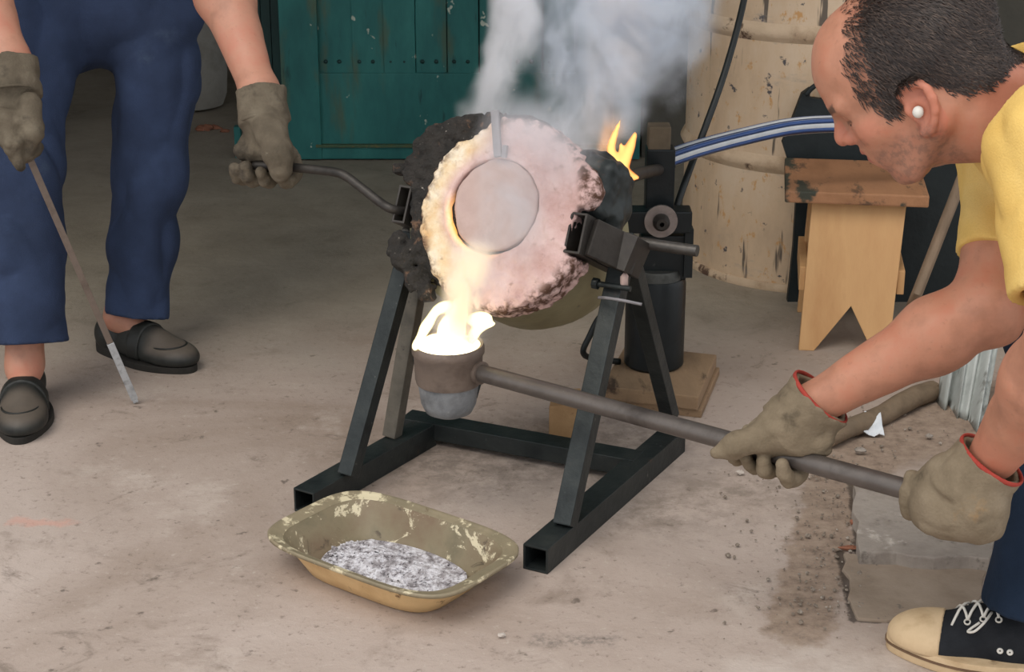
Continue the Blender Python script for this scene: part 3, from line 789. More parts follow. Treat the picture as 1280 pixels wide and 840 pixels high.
# ash heap
def pz(u, w):
    return PC + ex * (ha * u) + ey * (hb * w)
mb = MB(); nu, nv = 60, 44; vs = []
for i in range(nu + 1):
    for j in range(nv + 1):
        su, sv = -1 + 2 * i / nu, -1 + 2 * j / nv; u = 0.66 * su * math.sqrt(1 - 0.42 * sv * sv); w = 0.66 * sv * math.sqrt(1 - 0.42 * su * su)
        p = pz(u, w)
        hgt = 0.024 * math.exp(-((u + 0.05) / 0.42) ** 2 - ((w + 0.10) / 0.5) ** 2) + 0.010 * math.exp(-((u + 0.5) / 0.2) ** 2 - ((w - 0.05) / 0.3) ** 2) + 0.003
        hgt += 0.005 * float(vnoise(np.float32(p.x), np.float32(p.y), np.float32(0.3), 50, 21)) + 0.003 * float(vnoise(np.float32(p.x), np.float32(p.y), np.float32(0.3), 130, 22))
        fade = max(0.0, 1 - max(abs(su), abs(sv)) ** 8)
        vs.append((p.x, p.y, 0.0050 + hgt * fade + 0.006 * (1 - fade)))
fs = [(i * (nv + 1) + j, (i + 1) * (nv + 1) + j, (i + 1) * (nv + 1) + j + 1, i * (nv + 1) + j + 1) for i in range(nu) for j in range(nv)]
mb.add(vs, fs)
for i in range(900):
    u, w = rng.normal(-0.08, 0.3), rng.normal(-0.08, 0.26)
    if (u / 0.62) ** 4 + (w / 0.6) ** 4 > 1: continue
    p = pz(u, w); h = 0.003 + 0.024 * math.exp(-((u + 0.05) / 0.42) ** 2 - ((w + 0.10) / 0.5) ** 2) + 0.010 * math.exp(-((u + 0.5) / 0.2) ** 2 - ((w - 0.05) / 0.3) ** 2)
    r = abs(rng.normal(0.0028, 0.0018)) + 0.001
    mb.blob((p.x, p.y, h + 0.004), (r, r * rng.uniform(.6, 1.5), r * .6), i, 5, 3, 0.4)
t = NT('ash'); v = t.coords(); n1 = t.noise(v, 45, 8, 0.7)
c = t.ramp(n1, [(0.32, lin((96, 92, 94))), (0.45, lin((164, 158, 160))), (0.58, lin((222, 220, 224))), (0.7, lin((140, 132, 130)))])
c = t.mix(t.step(t.noise(v, 160, 3, 0.6), 0.6, 0.7), c, lin((70, 66, 66)))
t.bsdf(c, 0.95, 0, n1, 0.6, 0.006, 0.2); M_ASH = t.m
commit('ash', mb, M_ASH, label='pale grey ash and dross heaped inside the enamel tin', cat='ash', kind='stuff', fix=False)

# ================================================================== steel drum (cream)
dt = GT(1010, 318); DC = G(1010, 318); DR = 158 / F_PX * dt; DH = 0.96
t = NT('cream_drum_paint'); v = t.coords((1, 1, 0.5)); n1 = t.noise(v, 5, 8, 0.66)
c = t.ramp(n1, [(0.3, lin((180, 156, 130))), (0.48, lin((204, 178, 148))), (0.6, lin((210, 188, 162))), (0.72, lin((192, 174, 154)))])
c = t.mix(t.step(t.noise(t.coords((1, 1, 0.6), loc=(5, 2, 1)), 36, 5, 0.66), 0.58, 0.68), c, lin((196, 150, 98)))
c = t.mix(t.math('MULTIPLY', t.step(t.noise(t.coords((1, 1, 0.10), loc=(1, 7, 3)), 24, 4, 0.6), 0.62, 0.67), 0.85), c, lin((62, 58, 56)))
c = t.mix(t.step(t.noise(t.coords((1, 1, 1), loc=(4, 1, 6)), 34, 4, 0.6), 0.63, 0.70), c, lin((84, 80, 82)))
c = t.mix(t.math('MULTIPLY', t.step(t.noise(t.coords((0.5, 0.5, 1.6), loc=(4, 9, 6)), 9, 6, 0.7), 0.58, 0.7), 0.5), c, lin((150, 142, 136)))
t.bsdf(c, 0.6, 0, n1, 0.25, 0.01, 0.3); M_DRUM = t.m
M_RUST = pmat('rusty_hoop', [(166, 140, 112), (196, 172, 144), (206, 182, 154)], 12, 0.75, bump=0.5, spots=[((92, 70, 56), 14, 0.56, 0.66)])
drum = thing('oil_drum', 'tall cream painted steel drum with drips and rust behind the striped hose', 'drum', DC)
TM = Matrix.Translation(DC)
rib = lambda z: [(DR, z - 0.022), (DR + 0.006, z - 0.012), (DR + 0.012, z), (DR + 0.006, z + 0.012), (DR, z + 0.022)]
mb = MB(); mb.lathe([(DR - 0.01, 0.012), (DR, 0.02), (DR, DH - 0.02), (DR - 0.01, DH - 0.01)], 72, TM); commit('body', mb, M_DRUM, drum, smooth='auto')
for z in (DH / 3 - 0.005, DH * 2 / 3 - 0.01):
    mb = MB(); mb.lathe(rib(z), 72, TM, close=False); commit('rolling_hoop', mb, M_RUST, drum, smooth=True)
for z in (0.0, DH - 0.02):
    mb = MB(); mb.lathe([(DR - 0.012, z), (DR + 0.006, z), (DR + 0.008, z + 0.01), (DR + 0.004, z + 0.02), (DR - 0.012, z + 0.02)], 72, TM, close=False); commit('chime', mb, M_RUST, drum, smooth='auto')

# leaning stick
M_WOODG = pmat('grey_weathered_wood', [(104, 88, 72), (138, 118, 98), (122, 106, 88)], 10, 0.85, bump=0.5, stretch=(1, 1, 0.2), spots=[((70, 58, 48), 20, 0.6, 0.7)])
mb = MB(); mb.tube([G(1126, 415), P(1147, 365, 3.84), P(1206, 214, 3.80), P(1232, 140, 3.79)], 0.0125, 12); commit('pole', mb, M_WOODG, smooth='auto', label='round wooden pole leaning up against the black sheet', cat='pole')
# light pole lying on the ground
l0, l1_ = G(1036, 549, 0.02), G(1166, 487, 0.02)
mb = MB(); k0 = [l0.lerp(l1_, i / 6) + Vector((0, 0, 0.004 * math.sin(i * 1.7))) for i in range(7)]; mb.tube(k0, [0.016, 0.019, 0.020, 0.021, 0.022, 0.022, 0.022], 12)
M_LOG = pmat('dusty_bark', [(92, 78, 62), (120, 102, 82), (106, 92, 76)], 16, 0.92, bump=0.9, bscale=40)
commit('log', mb, M_LOG, smooth='auto', label='thin dusty log lying on the dirt under the bare forearm', cat='log')

# ================================================================== stool
M_PINE = pmat('pale_pine', [(190, 142, 94), (208, 164, 114), (198, 152, 104)], 7, 0.65, bump=0.2, stretch=(1, 1, 0.25), spots=[((160, 112, 70), 9, 0.60, 0.72), ((72, 74, 56), 17, 0.72, 0.76)])
M_SEAT = pmat('stained_seat_wood', [(136, 96, 66), (164, 118, 84), (150, 108, 78)], 8, 0.7, bump=0.4, stretch=(1, 0.35, 1), spots=[((60, 62, 52), 13, 0.52, 0.62), ((100, 74, 56), 24, 0.58, 0.70)])
sa, sb = G(999, 441), G(1111, 443); ys = sa.y + 0.05
s_tl, s_tr = PY(1012, 250, ys), PY(1128, 254, ys); zt = (s_tl.z + s_tr.z) / 2
stool = thing('stool', 'small pine stool with notched board legs and a stained top', 'stool', Vector(((sa.x + sb.x) / 2, sa.y + 0.2, 0)))
def panel(dy, lean):
    def q(fx, fz):
        b = sa.lerp(sb, fx); tp = s_tl.lerp(s_tr, fx); w = b.lerp(Vector((tp.x, tp.y, zt)), fz)
        return Vector((w.x, sa.y + dy + lean * fz, zt * fz))
    poly = [q(0, 0), q(0.17, 0), q(0.53, 0.31), q(0.83, 0), q(1, 0), q(1, 1), q(0, 1)]
    mb = MB(); mb.prism(poly, (0, 0.026, 0)); return commit('leg_panel', mb, M_PINE, stool, bevel=0.002)
yd = G(985, 205, zt).y - sa.y
panel(0.0, 0.05)
SD = PY(978, 183, 1).x
sb_y = ray(980, 180); seat_back = Vector((0, 0, CAM_H)) + sb_y * ((zt + 0.03 - CAM_H) / sb_y.z)
yb = min(seat_back.y, DC.y - DR - 0.09)
panel(yb - sa.y - 0.06, -0.04)
x0, x1 = PY(981, 244, ys - 0.03).x, PY(1158, 250, ys - 0.03).x
mb = MB(); mb.box(((x0 + x1) / 2, (ys - 0.03 + yb) / 2, zt + 0.013), (x1 - x0, yb - ys + 0.03, 0.027)); commit('seat', mb, M_SEAT, stool, bevel=0.004)
for xx in (PY(1001, 351, sa.y + 0.04).x, PY(1121, 360, sa.y + 0.04).x):
    zc = PY(1001, 351, sa.y + 0.04).z
    mb = MB(); mb.box((xx, (sa.y + yb) / 2, zc), (0.016, yb - sa.y - 0.08, 0.055)); commit('stretcher', mb, M_PINE, stool, bevel=0.002)
stool.rotation_euler = (0, 0, -0.14); stool.location.x += 0.028
# black panel leaning between stool and drum
by = yb + 0.03
M_BAG = pmat('black_sheet', [(16, 24, 26), (28, 36, 38), (22, 30, 32)], 8, 0.6, bump=0.25)
bp = [(985, 368), (992, 310), (996, 250), (990, 215), (979, 180), (992, 150), (1004, 119), (1014, 112), (1014, 124), (1030, 126), (1034, 112), (1060, 104), (1200, 108), (1224, 130), (1228, 374)]
pts = [PY(x, y, by) for x, y in bp]; zb = pts[0].z
pts = [Vector((p.x, by + 0.03 * max(0.0, p.z) , max(0.0, p.z))) for p in pts]
for i in (0, len(pts) - 1): pts[i].z = 0.0
pn = thing('black_panel', 'black sheet leaning between the pine stool and the cream drum', 'panel', Vector((sum(p.x for p in pts) / len(pts), by, 0)))
mb = MB(); mb.prism(pts, (0, 0.02, 0)); commit('sheet', mb, M_BAG, pn)
mb = MB(); mb.tube(spline([PY(1007, 119, by), PY(1015, 110, by), PY(1026, 104, by), PY(1040, 106, by)], 5), 0.006, 8); commit('grip', mb, M_BAG, pn, smooth=True)

# ================================================================== burner stand
M_BOARD = pmat('rough_board', [(122, 100, 78), (150, 124, 96), (138, 114, 90)], 9, 0.85, bump=0.6, stretch=(1, 0.3, 1), spots=[((72, 56, 44), 14, 0.56, 0.68), ((176, 150, 118), 40, 0.66, 0.74)])
FRb, BRb, FLb = G(873, 496, 0.048), G(896, 443, 0.048), G(752, 482, 0.048)
mb = MB(); mb.prism([FRb, BRb, FLb + (BRb - FRb), FLb], (0, 0, -0.030)); mb2 = MB(); mb2.prism([p + Vector((0.008, 0.004, -0.031)) for p in (FRb, BRb, FLb + (BRb - FRb), FLb)], (0, 0, -0.017))
wb = thing('board_base', 'thick rough brown board on the floor under the black cylinder', 'board', Vector(((FLb.x + BRb.x) / 2, (FLb.y + BRb.y) / 2, 0)))
commit('board', mb, M_BOARD, wb, bevel=0.003); commit('board', mb2, M_BOARD, wb, bevel=0.002)
CY = G(817, 455, 0.048); cr = 37 / F_PX * GT(817, 455, 0.048)
YC = CY.y
M_BLK2 = pmat('black_gloss_paint', [(12, 18, 20), (20, 26, 28), (26, 32, 34)], 10, 0.42, 0.1, 0.2, 60, spots=[((58, 60, 58), 50, 0.70, 0.77)])
bst = thing('burner_stand', 'black cylinder with square post and pale washer standing behind the furnace', 'burner stand', CY)
zz = lambda py: PY(817, py, YC).z
TM = Matrix.Translation((CY.x, CY.y, 0))
mb = MB(); mb.lathe([(cr - 0.006, 0.048), (cr, 0.054), (cr, zz(352)), (cr - 0.004, zz(345))], 40, TM); commit('cylinder', mb, M_BLK2, bst, smooth='auto')
mb = MB(); mb.lathe([(cr - 0.006, zz(352)), (cr - 0.006, zz(336)), (cr - 0.010, zz(333))], 40, TM); commit('collar', mb, pmat('worn_collar', [(50, 52, 50), (84, 84, 80)], 30, 0.5, 0.4), bst, smooth='auto', label='worn grey collar')
px0, px1 = PY(800, 300, YC).x, PY(857, 300, YC).x
mb = MB(); mb.box(((px0 + px1) / 2, YC, (zz(345) + zz(290)) / 2), (px1 - px0, 0.06, zz(290) - zz(345))); commit('clamp_block', mb, M_BLK2, bst, bevel=0.003)
mb = MB(); a_, b_ = PY(780, 263, YC - 0.035), PY(864, 290, YC - 0.035); mb.box(((a_.x + b_.x) / 2, YC - 0.02, (a_.z + b_.z) / 2), (b_.x - a_.x, 0.055, a_.z - b_.z)); commit('cross_plate', mb, M_BLK2, bst, bevel=0.003)
a_, b_ = PY(808, 185, YC), PY(841, 275, YC)
mb = MB(); mb.box(((a_.x + b_.x) / 2, YC + 0.01, (a_.z + b_.z) / 2), (b_.x - a_.x, 0.05, a_.z - b_.z)); commit('post', mb, M_BLK2, bst, bevel=0.003)
mb = MB(); c_ = PY(822, 170, YC); mb.box((PY(824, 176, YC).x, YC + 0.01, PY(824, 172, YC).z), (0.045, 0.045, 0.05)); commit('post_cap', mb, pmat('post_timber', [(92, 80, 64), (120, 104, 84)], 14, 0.8), bst, bevel=0.004, label='bare timber end of the post')
wc = PY(826, 276, YC - 0.05); WM = Matrix.Translation(wc) @ Matrix.Rotation(math.radians(90), 4, 'X')
M_WASH = pmat('pale_washer', [(128, 118, 114), (160, 148, 142)], 40, 0.45, 0.5, 0.2)
mb = MB(); mb.lathe([(0.012, 0.0), (0.0335, 0.0), (0.0335, 0.006), (0.012, 0.006)], 32, WM, close=False); commit('washer', mb, M_WASH, bst, smooth='auto', label='large pale steel washer')
mb = MB(); mb.lathe([(0.017, 0.004), (0.017, 0.018), (0.011, 0.026), (0.011, 0.030), (0.005, 0.030), (0.005, 0.012)], 20, WM, close=False); commit('nozzle', mb, M_STEELD, bst, smooth='auto')
px0, px1 = PY(858, 300, YC).x, PY(864, 300, YC).x
mb = MB(); mb.box(((px0 + px1) / 2 - 0.004, YC - 0.03, (zz(345) + zz(285)) / 2 + 0.01), (px1 - px0 + 0.008, 0.03, zz(285) - zz(345))); commit('side_plate', mb, M_BLK2, bst, bevel=0.001)
# burner tube from the stand into the furnace inlet
e0 = PY(824, 212, YC); e1 = FW(*FP(770, 222, 0.05), 0.03)
mb = MB(); mb.tube(spline([e0, e0.lerp(e1, 0.5) + Vector((0, 0.01, 0.0)), e1], 6), 0.012, 12); commit('burner_tube', mb, M_STEELD, bst, smooth='auto')
# small wooden block behind the cross beam
q0, q1 = G(686, 551), G(721, 549)
mb = MB(); hgt = PY(686, 508, q0.y).z; mb.prism([q0, q1, q1 + Vector((0.01, 0.09, 0)), q0 + Vector((0.01, 0.09, 0))], (0, 0, hgt)); commit('wood_block', mb, pmat('split_wood', [(150, 116, 80), (178, 144, 104)], 12, 0.8, bump=0.4, spots=[((70, 44, 30), 20, 0.6, 0.68)]), bevel=0.002, label='small split wood block behind the stand cross beam', cat='wood block')

# ================================================================== hoses
def stripes_tube(path, r, mat, smat, parent, k=5, w=0.38):
    mb = MB(); mb.tube(path, r, 24); commit('hose_wall', mb, mat, parent, smooth='auto')
    m = len(path); x = (path[1] - path[0]).normalized().orthogonal().normalized(); rings = []
    for i, p in enumerate(path):
        t_ = (path[min(i + 1, m - 1)] - path[max(i - 1, 0)]).normalized(); x = (x - t_ * x.dot(t_)).normalized(); rings.append((p, x.copy(), t_.cross(x)))
    for s_ in range(k):
        a0 = 2 * math.pi * s_ / k + 0.5; mb = MB(); vs = []
        for p, x_, y_ in rings:
            for aa, q in ((-w, 1.004), (0, 1.03), (w, 1.004), (0, 0.98)):
                a = a0 + aa; vs.append(p + (x_ * math.cos(a) + y_ * math.sin(a)) * r * q)
        fs = [(i * 4 + j, i * 4 + (j + 1) % 4, (i + 1) * 4 + (j + 1) % 4, (i + 1) * 4 + j) for i in range(m - 1) for j in range(4)]
        mb.add(vs, fs); commit('blue_stripe', mb, smat, parent, smooth=True)
hp = spline([PY(836, 198, YC + 0.04), P(872, 186, 3.62), P(925, 172, 3.70), P(985, 159, 3.76), P(1040, 155, 3.78), P(1090, 156, 3.80), P(1150, 162, 3.82), P(1220, 176, 3.84), P(1300, 205, 3.86), P(1400, 290, 3.88), G(1500, 425, 0.06), G(1570, 445, 0.02), G(1680, 440, 0.02), G(1800, 430, 0.02)], 8)
M_HOSE = pmat('clear_hose', [(176, 180, 184), (204, 206, 208)], 20, 0.3, bump=0.1, bscale=300); M_BLUE = pmat('hose_blue', [(44, 68, 116), (58, 84, 136)], 20, 0.35, bump=0.1)
hose = thing('striped_hose', 'clear hose with blue stripes arching from the burner post past the drum', 'hose', hp[0])
stripes_tube(hp, 0.0185, M_HOSE, M_BLUE, hose)
mb = MB(); mb.tube([PY(822, 201, YC + 0.04), PY(842, 197, YC + 0.04)], 0.021, 16); commit('hose_clip', mb, M_STEELD, hose, smooth='auto')
M_RUB = pmat('black_rubber', [(18, 22, 22), (30, 34, 34)], 20, 0.5, bump=0.1)
mb = MB(); mb.tube(spline([P(960, -230, 3.95), P(945, -90, 3.85), P(930, 0, 3.78), P(906, 90, 3.72), P(872, 185, 3.68), P(852, 240, 3.63), PY(842, 272, YC + 0.03)], 8), 0.0075, 10); commit('cable', mb, M_RUB, smooth=True, label='thin black cable hanging down to the burner post', cat='cable')
mb = MB(); mb.tube(spline([PY(770, 380, YC - 0.02), PY(750, 396, YC - 0.05), PY(737, 420, YC - 0.06), PY(729, 440, YC - 0.06), PY(741, 448, YC - 0.02), PY(775, 452, YC)], 8), 0.0065, 10); commit('rubber_loop', mb, M_RUB, smooth=True, label='black rubber loop drooping beside the black cylinder', cat='rubber loop')

# ================================================================== back left: grey drum, brick bits
gt = GT(240, 134); gc = G(240, 134); gr = 46 / F_PX * gt
M_GREYD = pmat('grey_drum_paint', [(120, 116, 108), (150, 146, 138), (136, 132, 124)], 8, 0.7, bump=0.3, spots=[((92, 88, 82), 10, 0.6, 0.72)])
gd = thing('metal_canister', 'rounded grey metal canister standing in the opening behind blue trousers', 'canister', gc)
TM = Matrix.Translation(gc); zr = PY(262, 24, gc.y - gr * 0.6).z
mb = MB(); mb.lathe([(gr * 0.6, 0.0), (gr * 0.85, 0.012), (gr * 0.96, 0.05), (gr, 0.12), (gr, 0.75), (gr * 0.8, 0.85), (gr * 0.3, 0.9)], 40, TM); commit('body', mb, M_GREYD, gd, smooth='auto')
mb = MB(); mb.lathe([(gr, zr - 0.008), (gr + 0.006, zr), (gr, zr + 0.008)], 40, TM, close=False); commit('hoop', mb, M_GREYD, gd, smooth=True)
M_BRICK = pmat('brick_bits', [(132, 84, 64), (160, 110, 86)], 30, 0.9, bump=0.6)
for px, py, r in ((256, 163, 0.022), (268, 161, 0.016), (281, 165, 0.012)):
    p = G(px, py); mb = MB(); mb.blob((p.x, p.y, r * 0.35), (r * 1.6, r, r * 0.5), px, 8, 5, 0.3)
    commit('brick_fragment', mb, M_BRICK, label={256: 'largest crumbled red brick fragment on the floor below the grey canister', 268: 'middle sized red brick fragment between two others below the grey canister', 281: 'smallest red brick fragment lying nearest the green door'}[px], cat='brick fragment', group='brick crumbs by the canister')

# ================================================================== scraps on the dirt at the right
t_ = GT(1198, 538)
mb = MB(); vs = []; nx, nz = 28, 10
for j in range(nz + 1):
    for i in range(nx + 1):
        u = i / nx; px = 1171 + 58 * u; pyb = 503 + 38 * u + 4 * math.sin(u * 17)
        b = G(px, pyb); top = P(1188 + 66 * u, 398, t_ + 0.10)
        w = b.lerp(top, j / nz); w = w + Vector((0, 0.012 * math.sin(u * 2 * math.pi * 4.5), 0)); vs.append(w)
n_ = len(vs); vs2 = vs + [v_ + Vector((0.0, 0.006, 0.0)) for v_ in vs]
fs = []
for j in range(nz):
    for i in range(nx):
        q = j * (nx + 1) + i; fs += [(q, q + 1, q + nx + 2, q + nx + 1), (n_ + q, n_ + q + nx + 1, n_ + q + nx + 2, n_ + q + 1)]
bd = [j for j in range(nx + 1)] + [j * (nx + 1) + nx for j in range(1, nz + 1)] + [nz * (nx + 1) + i for i in range(nx - 1, -1, -1)] + [j * (nx + 1) for j in range(nz - 1, 0, -1)]
for a, b in zip(bd, bd[1:] + bd[:1]): fs.append((a, b, n_ + b, n_ + a))
mb.add(vs2, fs)
M_CORR = pmat('galvanised', [(142, 146, 142), (178, 182, 178), (160, 164, 160)], 14, 0.6, 0.15, 0.3, stretch=(1, 1, 0.3), spots=[((112, 112, 106), 12, 0.6, 0.7)])
commit('corrugated_sheet', mb, M_CORR, smooth=True, label='ragged grey corrugated sheet standing on the dirt behind the leather gloves', cat='metal sheet')
p = G(1091, 545); mb = MB(); vs = []
for j in range(5):
    for i in range(5):
        vs.append(p + Vector((-0.02 + 0.01 * i, -0.012 + 0.012 * j, 0.004 + 0.012 * rng.random() + 0.006 * j)))
fs = [(j * 5 + i, j * 5 + i + 1, j * 5 + i + 6, j * 5 + i + 5) for j in range(4) for i in range(4)]
mb.add(vs, fs); 
M_PAPER = pmat('crumpled_paper', [(200, 206, 212), (224, 226, 228)], 30, 0.8)
o = commit('paper_scrap', mb, M_PAPER, label='crumpled white paper scrap lying by the thin log', cat='paper')
md = o.modifiers.new('thickness', 'SOLIDIFY'); md.thickness = 0.0015
for (px, py, rx, ry, rz, m_, lb) in ((1060, 686, 0.016, 0.006, 0.003, M_BRICK, 'flat orange brick chip at the corner of the raised stone slab'),
                                     (1067, 655, 0.006, 0.007, 0.006, M_BRICK, 'small reddish chip in the dirt beside the raised stone slab'),
                                     (1162, 547, 0.007, 0.005, 0.005, M_SLAB, 'pale pebble on the dirt below the corrugated sheet'),
                                     (627, 795, 0.006, 0.004, 0.003, M_PALE, 'white crumb on the concrete in front of the enamel tin'),
                                     (1075, 566, 0.011, 0.008, 0.006, M_SLAB, 'grey pebble between the paper scrap and the pipe handle'),
                                     (925, 592, 0.008, 0.005, 0.004, M_PALE, 'white chip of plaster on the floor below the pipe handle')):
    q = G(px, py, 0.0042); mb = MB(); mb.blob((q.x, q.y, q.z + rz * 0.7), (rx, ry, rz), px, 8, 5, 0.3)
    commit('stone_chip', mb, m_, label=lb, cat='stone chip')

# ================================================================== people
def mat_skin(name, base, hairc, attrs=True):
    t = NT(name); v = t.coords(); n1 = t.noise(v, 18, 6, 0.6); n2 = t.noise(v, 110, 4, 0.6)
    d = tuple(int(q * 0.90) for q in base); r = (base[0], int(base[1] * 0.93), int(base[2] * 0.92))
    c = t.ramp(n1, [(0.32, lin(d)), (0.5, lin(base)), (0.68, lin(r))])
    c = t.mix(t.math('MULTIPLY', t.step(n2, 0.60, 0.72), 0.25), c, lin(tuple(int(q * 0.72) for q in base)))
    if attrs:
        c = t.mix(t.attr('flush'), c, lin((190, 112, 90)))
        c = t.mix(t.math('MULTIPLY', t.attr('stubble'), t.math('ADD', 0.30, t.math('MULTIPLY', t.step(n2, 0.42, 0.62), 0.4))), c, lin((104, 82, 72)))
        c = t.mix(t.attr('lip'), c, lin((168, 96, 82)))
        c = t.mix(t.attr('scalp'), c, lin(hairc))
    t.bsdf(c, 0.52, 0, n2, 0.12, 0.002, 0.35, sub=0.12)
    return t.m
SKIN_R = mat_skin('tanned_skin', (180, 126, 101), (46, 36, 31))
SKIN_L = mat_skin('pale_pink_skin', (180, 130, 108), (90, 80, 70), False)
def mat_cloth(name, a, b, c_, sc=5, spots=None, weave=420):
    t = NT(name); v = t.coords(); n1 = t.noise(v, sc, 7, 0.6); n2 = t.noise(v, weave, 2, 0.5)
    c = t.ramp(n1, [(0.3, lin(a)), (0.5, lin(b)), (0.7, lin(c_))])
    for (sc_, s_, lo, hi) in (spots or []):
        c = t.mix(t.step(t.noise(t.coords(loc=(s_ * .3, 2, 1)), s_, 6, 0.65), lo, hi), c, lin(sc_))
    c = t.mix(t.math('MULTIPLY', n2, 0.25), c, lin(tuple(int(q * 0.7) for q in a)))
    t.bsdf(c, 0.9, 0, t.math('ADD', n1, t.math('MULTIPLY', n2, 0.4)), 0.4, 0.006, 0.2)
    return t.m
M_NAVY = mat_cloth('navy_work_cloth', (42, 52, 74), (50, 62, 88), (60, 74, 104), 6, [((70, 82, 102), 5, 0.62, 0.78)])
M_DKNAVY = mat_cloth('dark_navy_cloth', (22, 34, 50), (28, 42, 60), (36, 50, 70), 6)
M_YELLOW = mat_cloth('yellow_cotton', (214, 172, 92), (228, 190, 110), (236, 204, 132), 6)
M_BEIGE = mat_cloth('beige_cotton', (140, 130, 104), (156, 146, 120), (166, 156, 130), 6)
M_LEATHER = mat_cloth('worn_glove_leather', (106, 94, 76), (128, 114, 94), (142, 128, 108), 12, [((84, 74, 60), 14, 0.58, 0.74), ((160, 126, 84), 9, 0.64, 0.80)], 260)
M_LEATHER2 = mat_cloth('sooty_glove_leather', (80, 72, 60), (100, 90, 76), (120, 110, 94), 14, [((66, 60, 52), 13, 0.55, 0.70), ((152, 142, 124), 18, 0.66, 0.76)], 260)
M_REDTRIM = mat_cloth('red_binding', (140, 52, 44), (164, 66, 56), (176, 80, 66), 20)
M_SHOEBLK = pmat('black_shoe_leather', [(24, 26, 25), (38, 39, 36), (30, 31, 29)], 14, 0.5, bump=0.2, spots=[((66, 62, 54), 20, 0.6, 0.75)])
M_SOLE = pmat('shoe_sole', [(30, 28, 25), (48, 45, 40)], 20, 0.8)
M_CANVAS = mat_cloth('black_canvas_shoe', (28, 30, 34), (38, 40, 44), (46, 48, 52), 20)
M_RUBBER = pmat('cream_rubber', [(176, 148, 112), (204, 178, 142), (192, 166, 130)], 14, 0.7, bump=0.2, spots=[((130, 104, 76), 16, 0.62, 0.74)])
M_WHITE = pmat('white_cord', [(206, 202, 192), (226, 222, 214)], 20, 0.7)

def vec(*a): return Vector(a)
def folds(seed, f1=9, f2=22, a1=0.010, a2=0.007, sz=0.45):
    return lambda x, y, z: a1 * vnoise(x, y, z * sz, f1, seed) + a2 * (1 - 2 * np.abs(vnoise(x, y, z * sz * 1.2, f2, seed + 1)))

def ring_mesh(c, axis, r, tr, n=28, m=8, sq=None):
    c = Vector(c); a = Vector(axis).normalized(); x = a.orthogonal().normalized(); y = a.cross(x); mb = MB(); vs = []
    for i in range(n):
        th = 2 * math.pi * i / n; d = x * math.cos(th) + y * math.sin(th)
        for j in range(m):
            ph = 2 * math.pi * j / m; vs.append(c + d * (r + tr * math.cos(ph)) + a * tr * 1.6 * math.sin(ph))
    fs = [(i * m + j, ((i + 1) % n) * m + j, ((i + 1) % n) * m + (j + 1) % m, i * m + (j + 1) % m) for i in range(n) for j in range(m)]
    return mb.add(vs, fs)

def wrap_finger(F, c, e1, e2, R, th0, th1, rf, tip=None, n=7, k=0.004):
    """finger bent round a rod: arc in the plane e1/e2 about c"""
    pts = []; rs = []
    for i in range(n + 1):
        th = math.radians(th0 + (th1 - th0) * i / n); pts.append(c + (e1 * math.cos(th) + e2 * math.sin(th)) * R); rs.append(rf * (1.08 - 0.22 * i / n))
    F.chain(pts, rs, k)

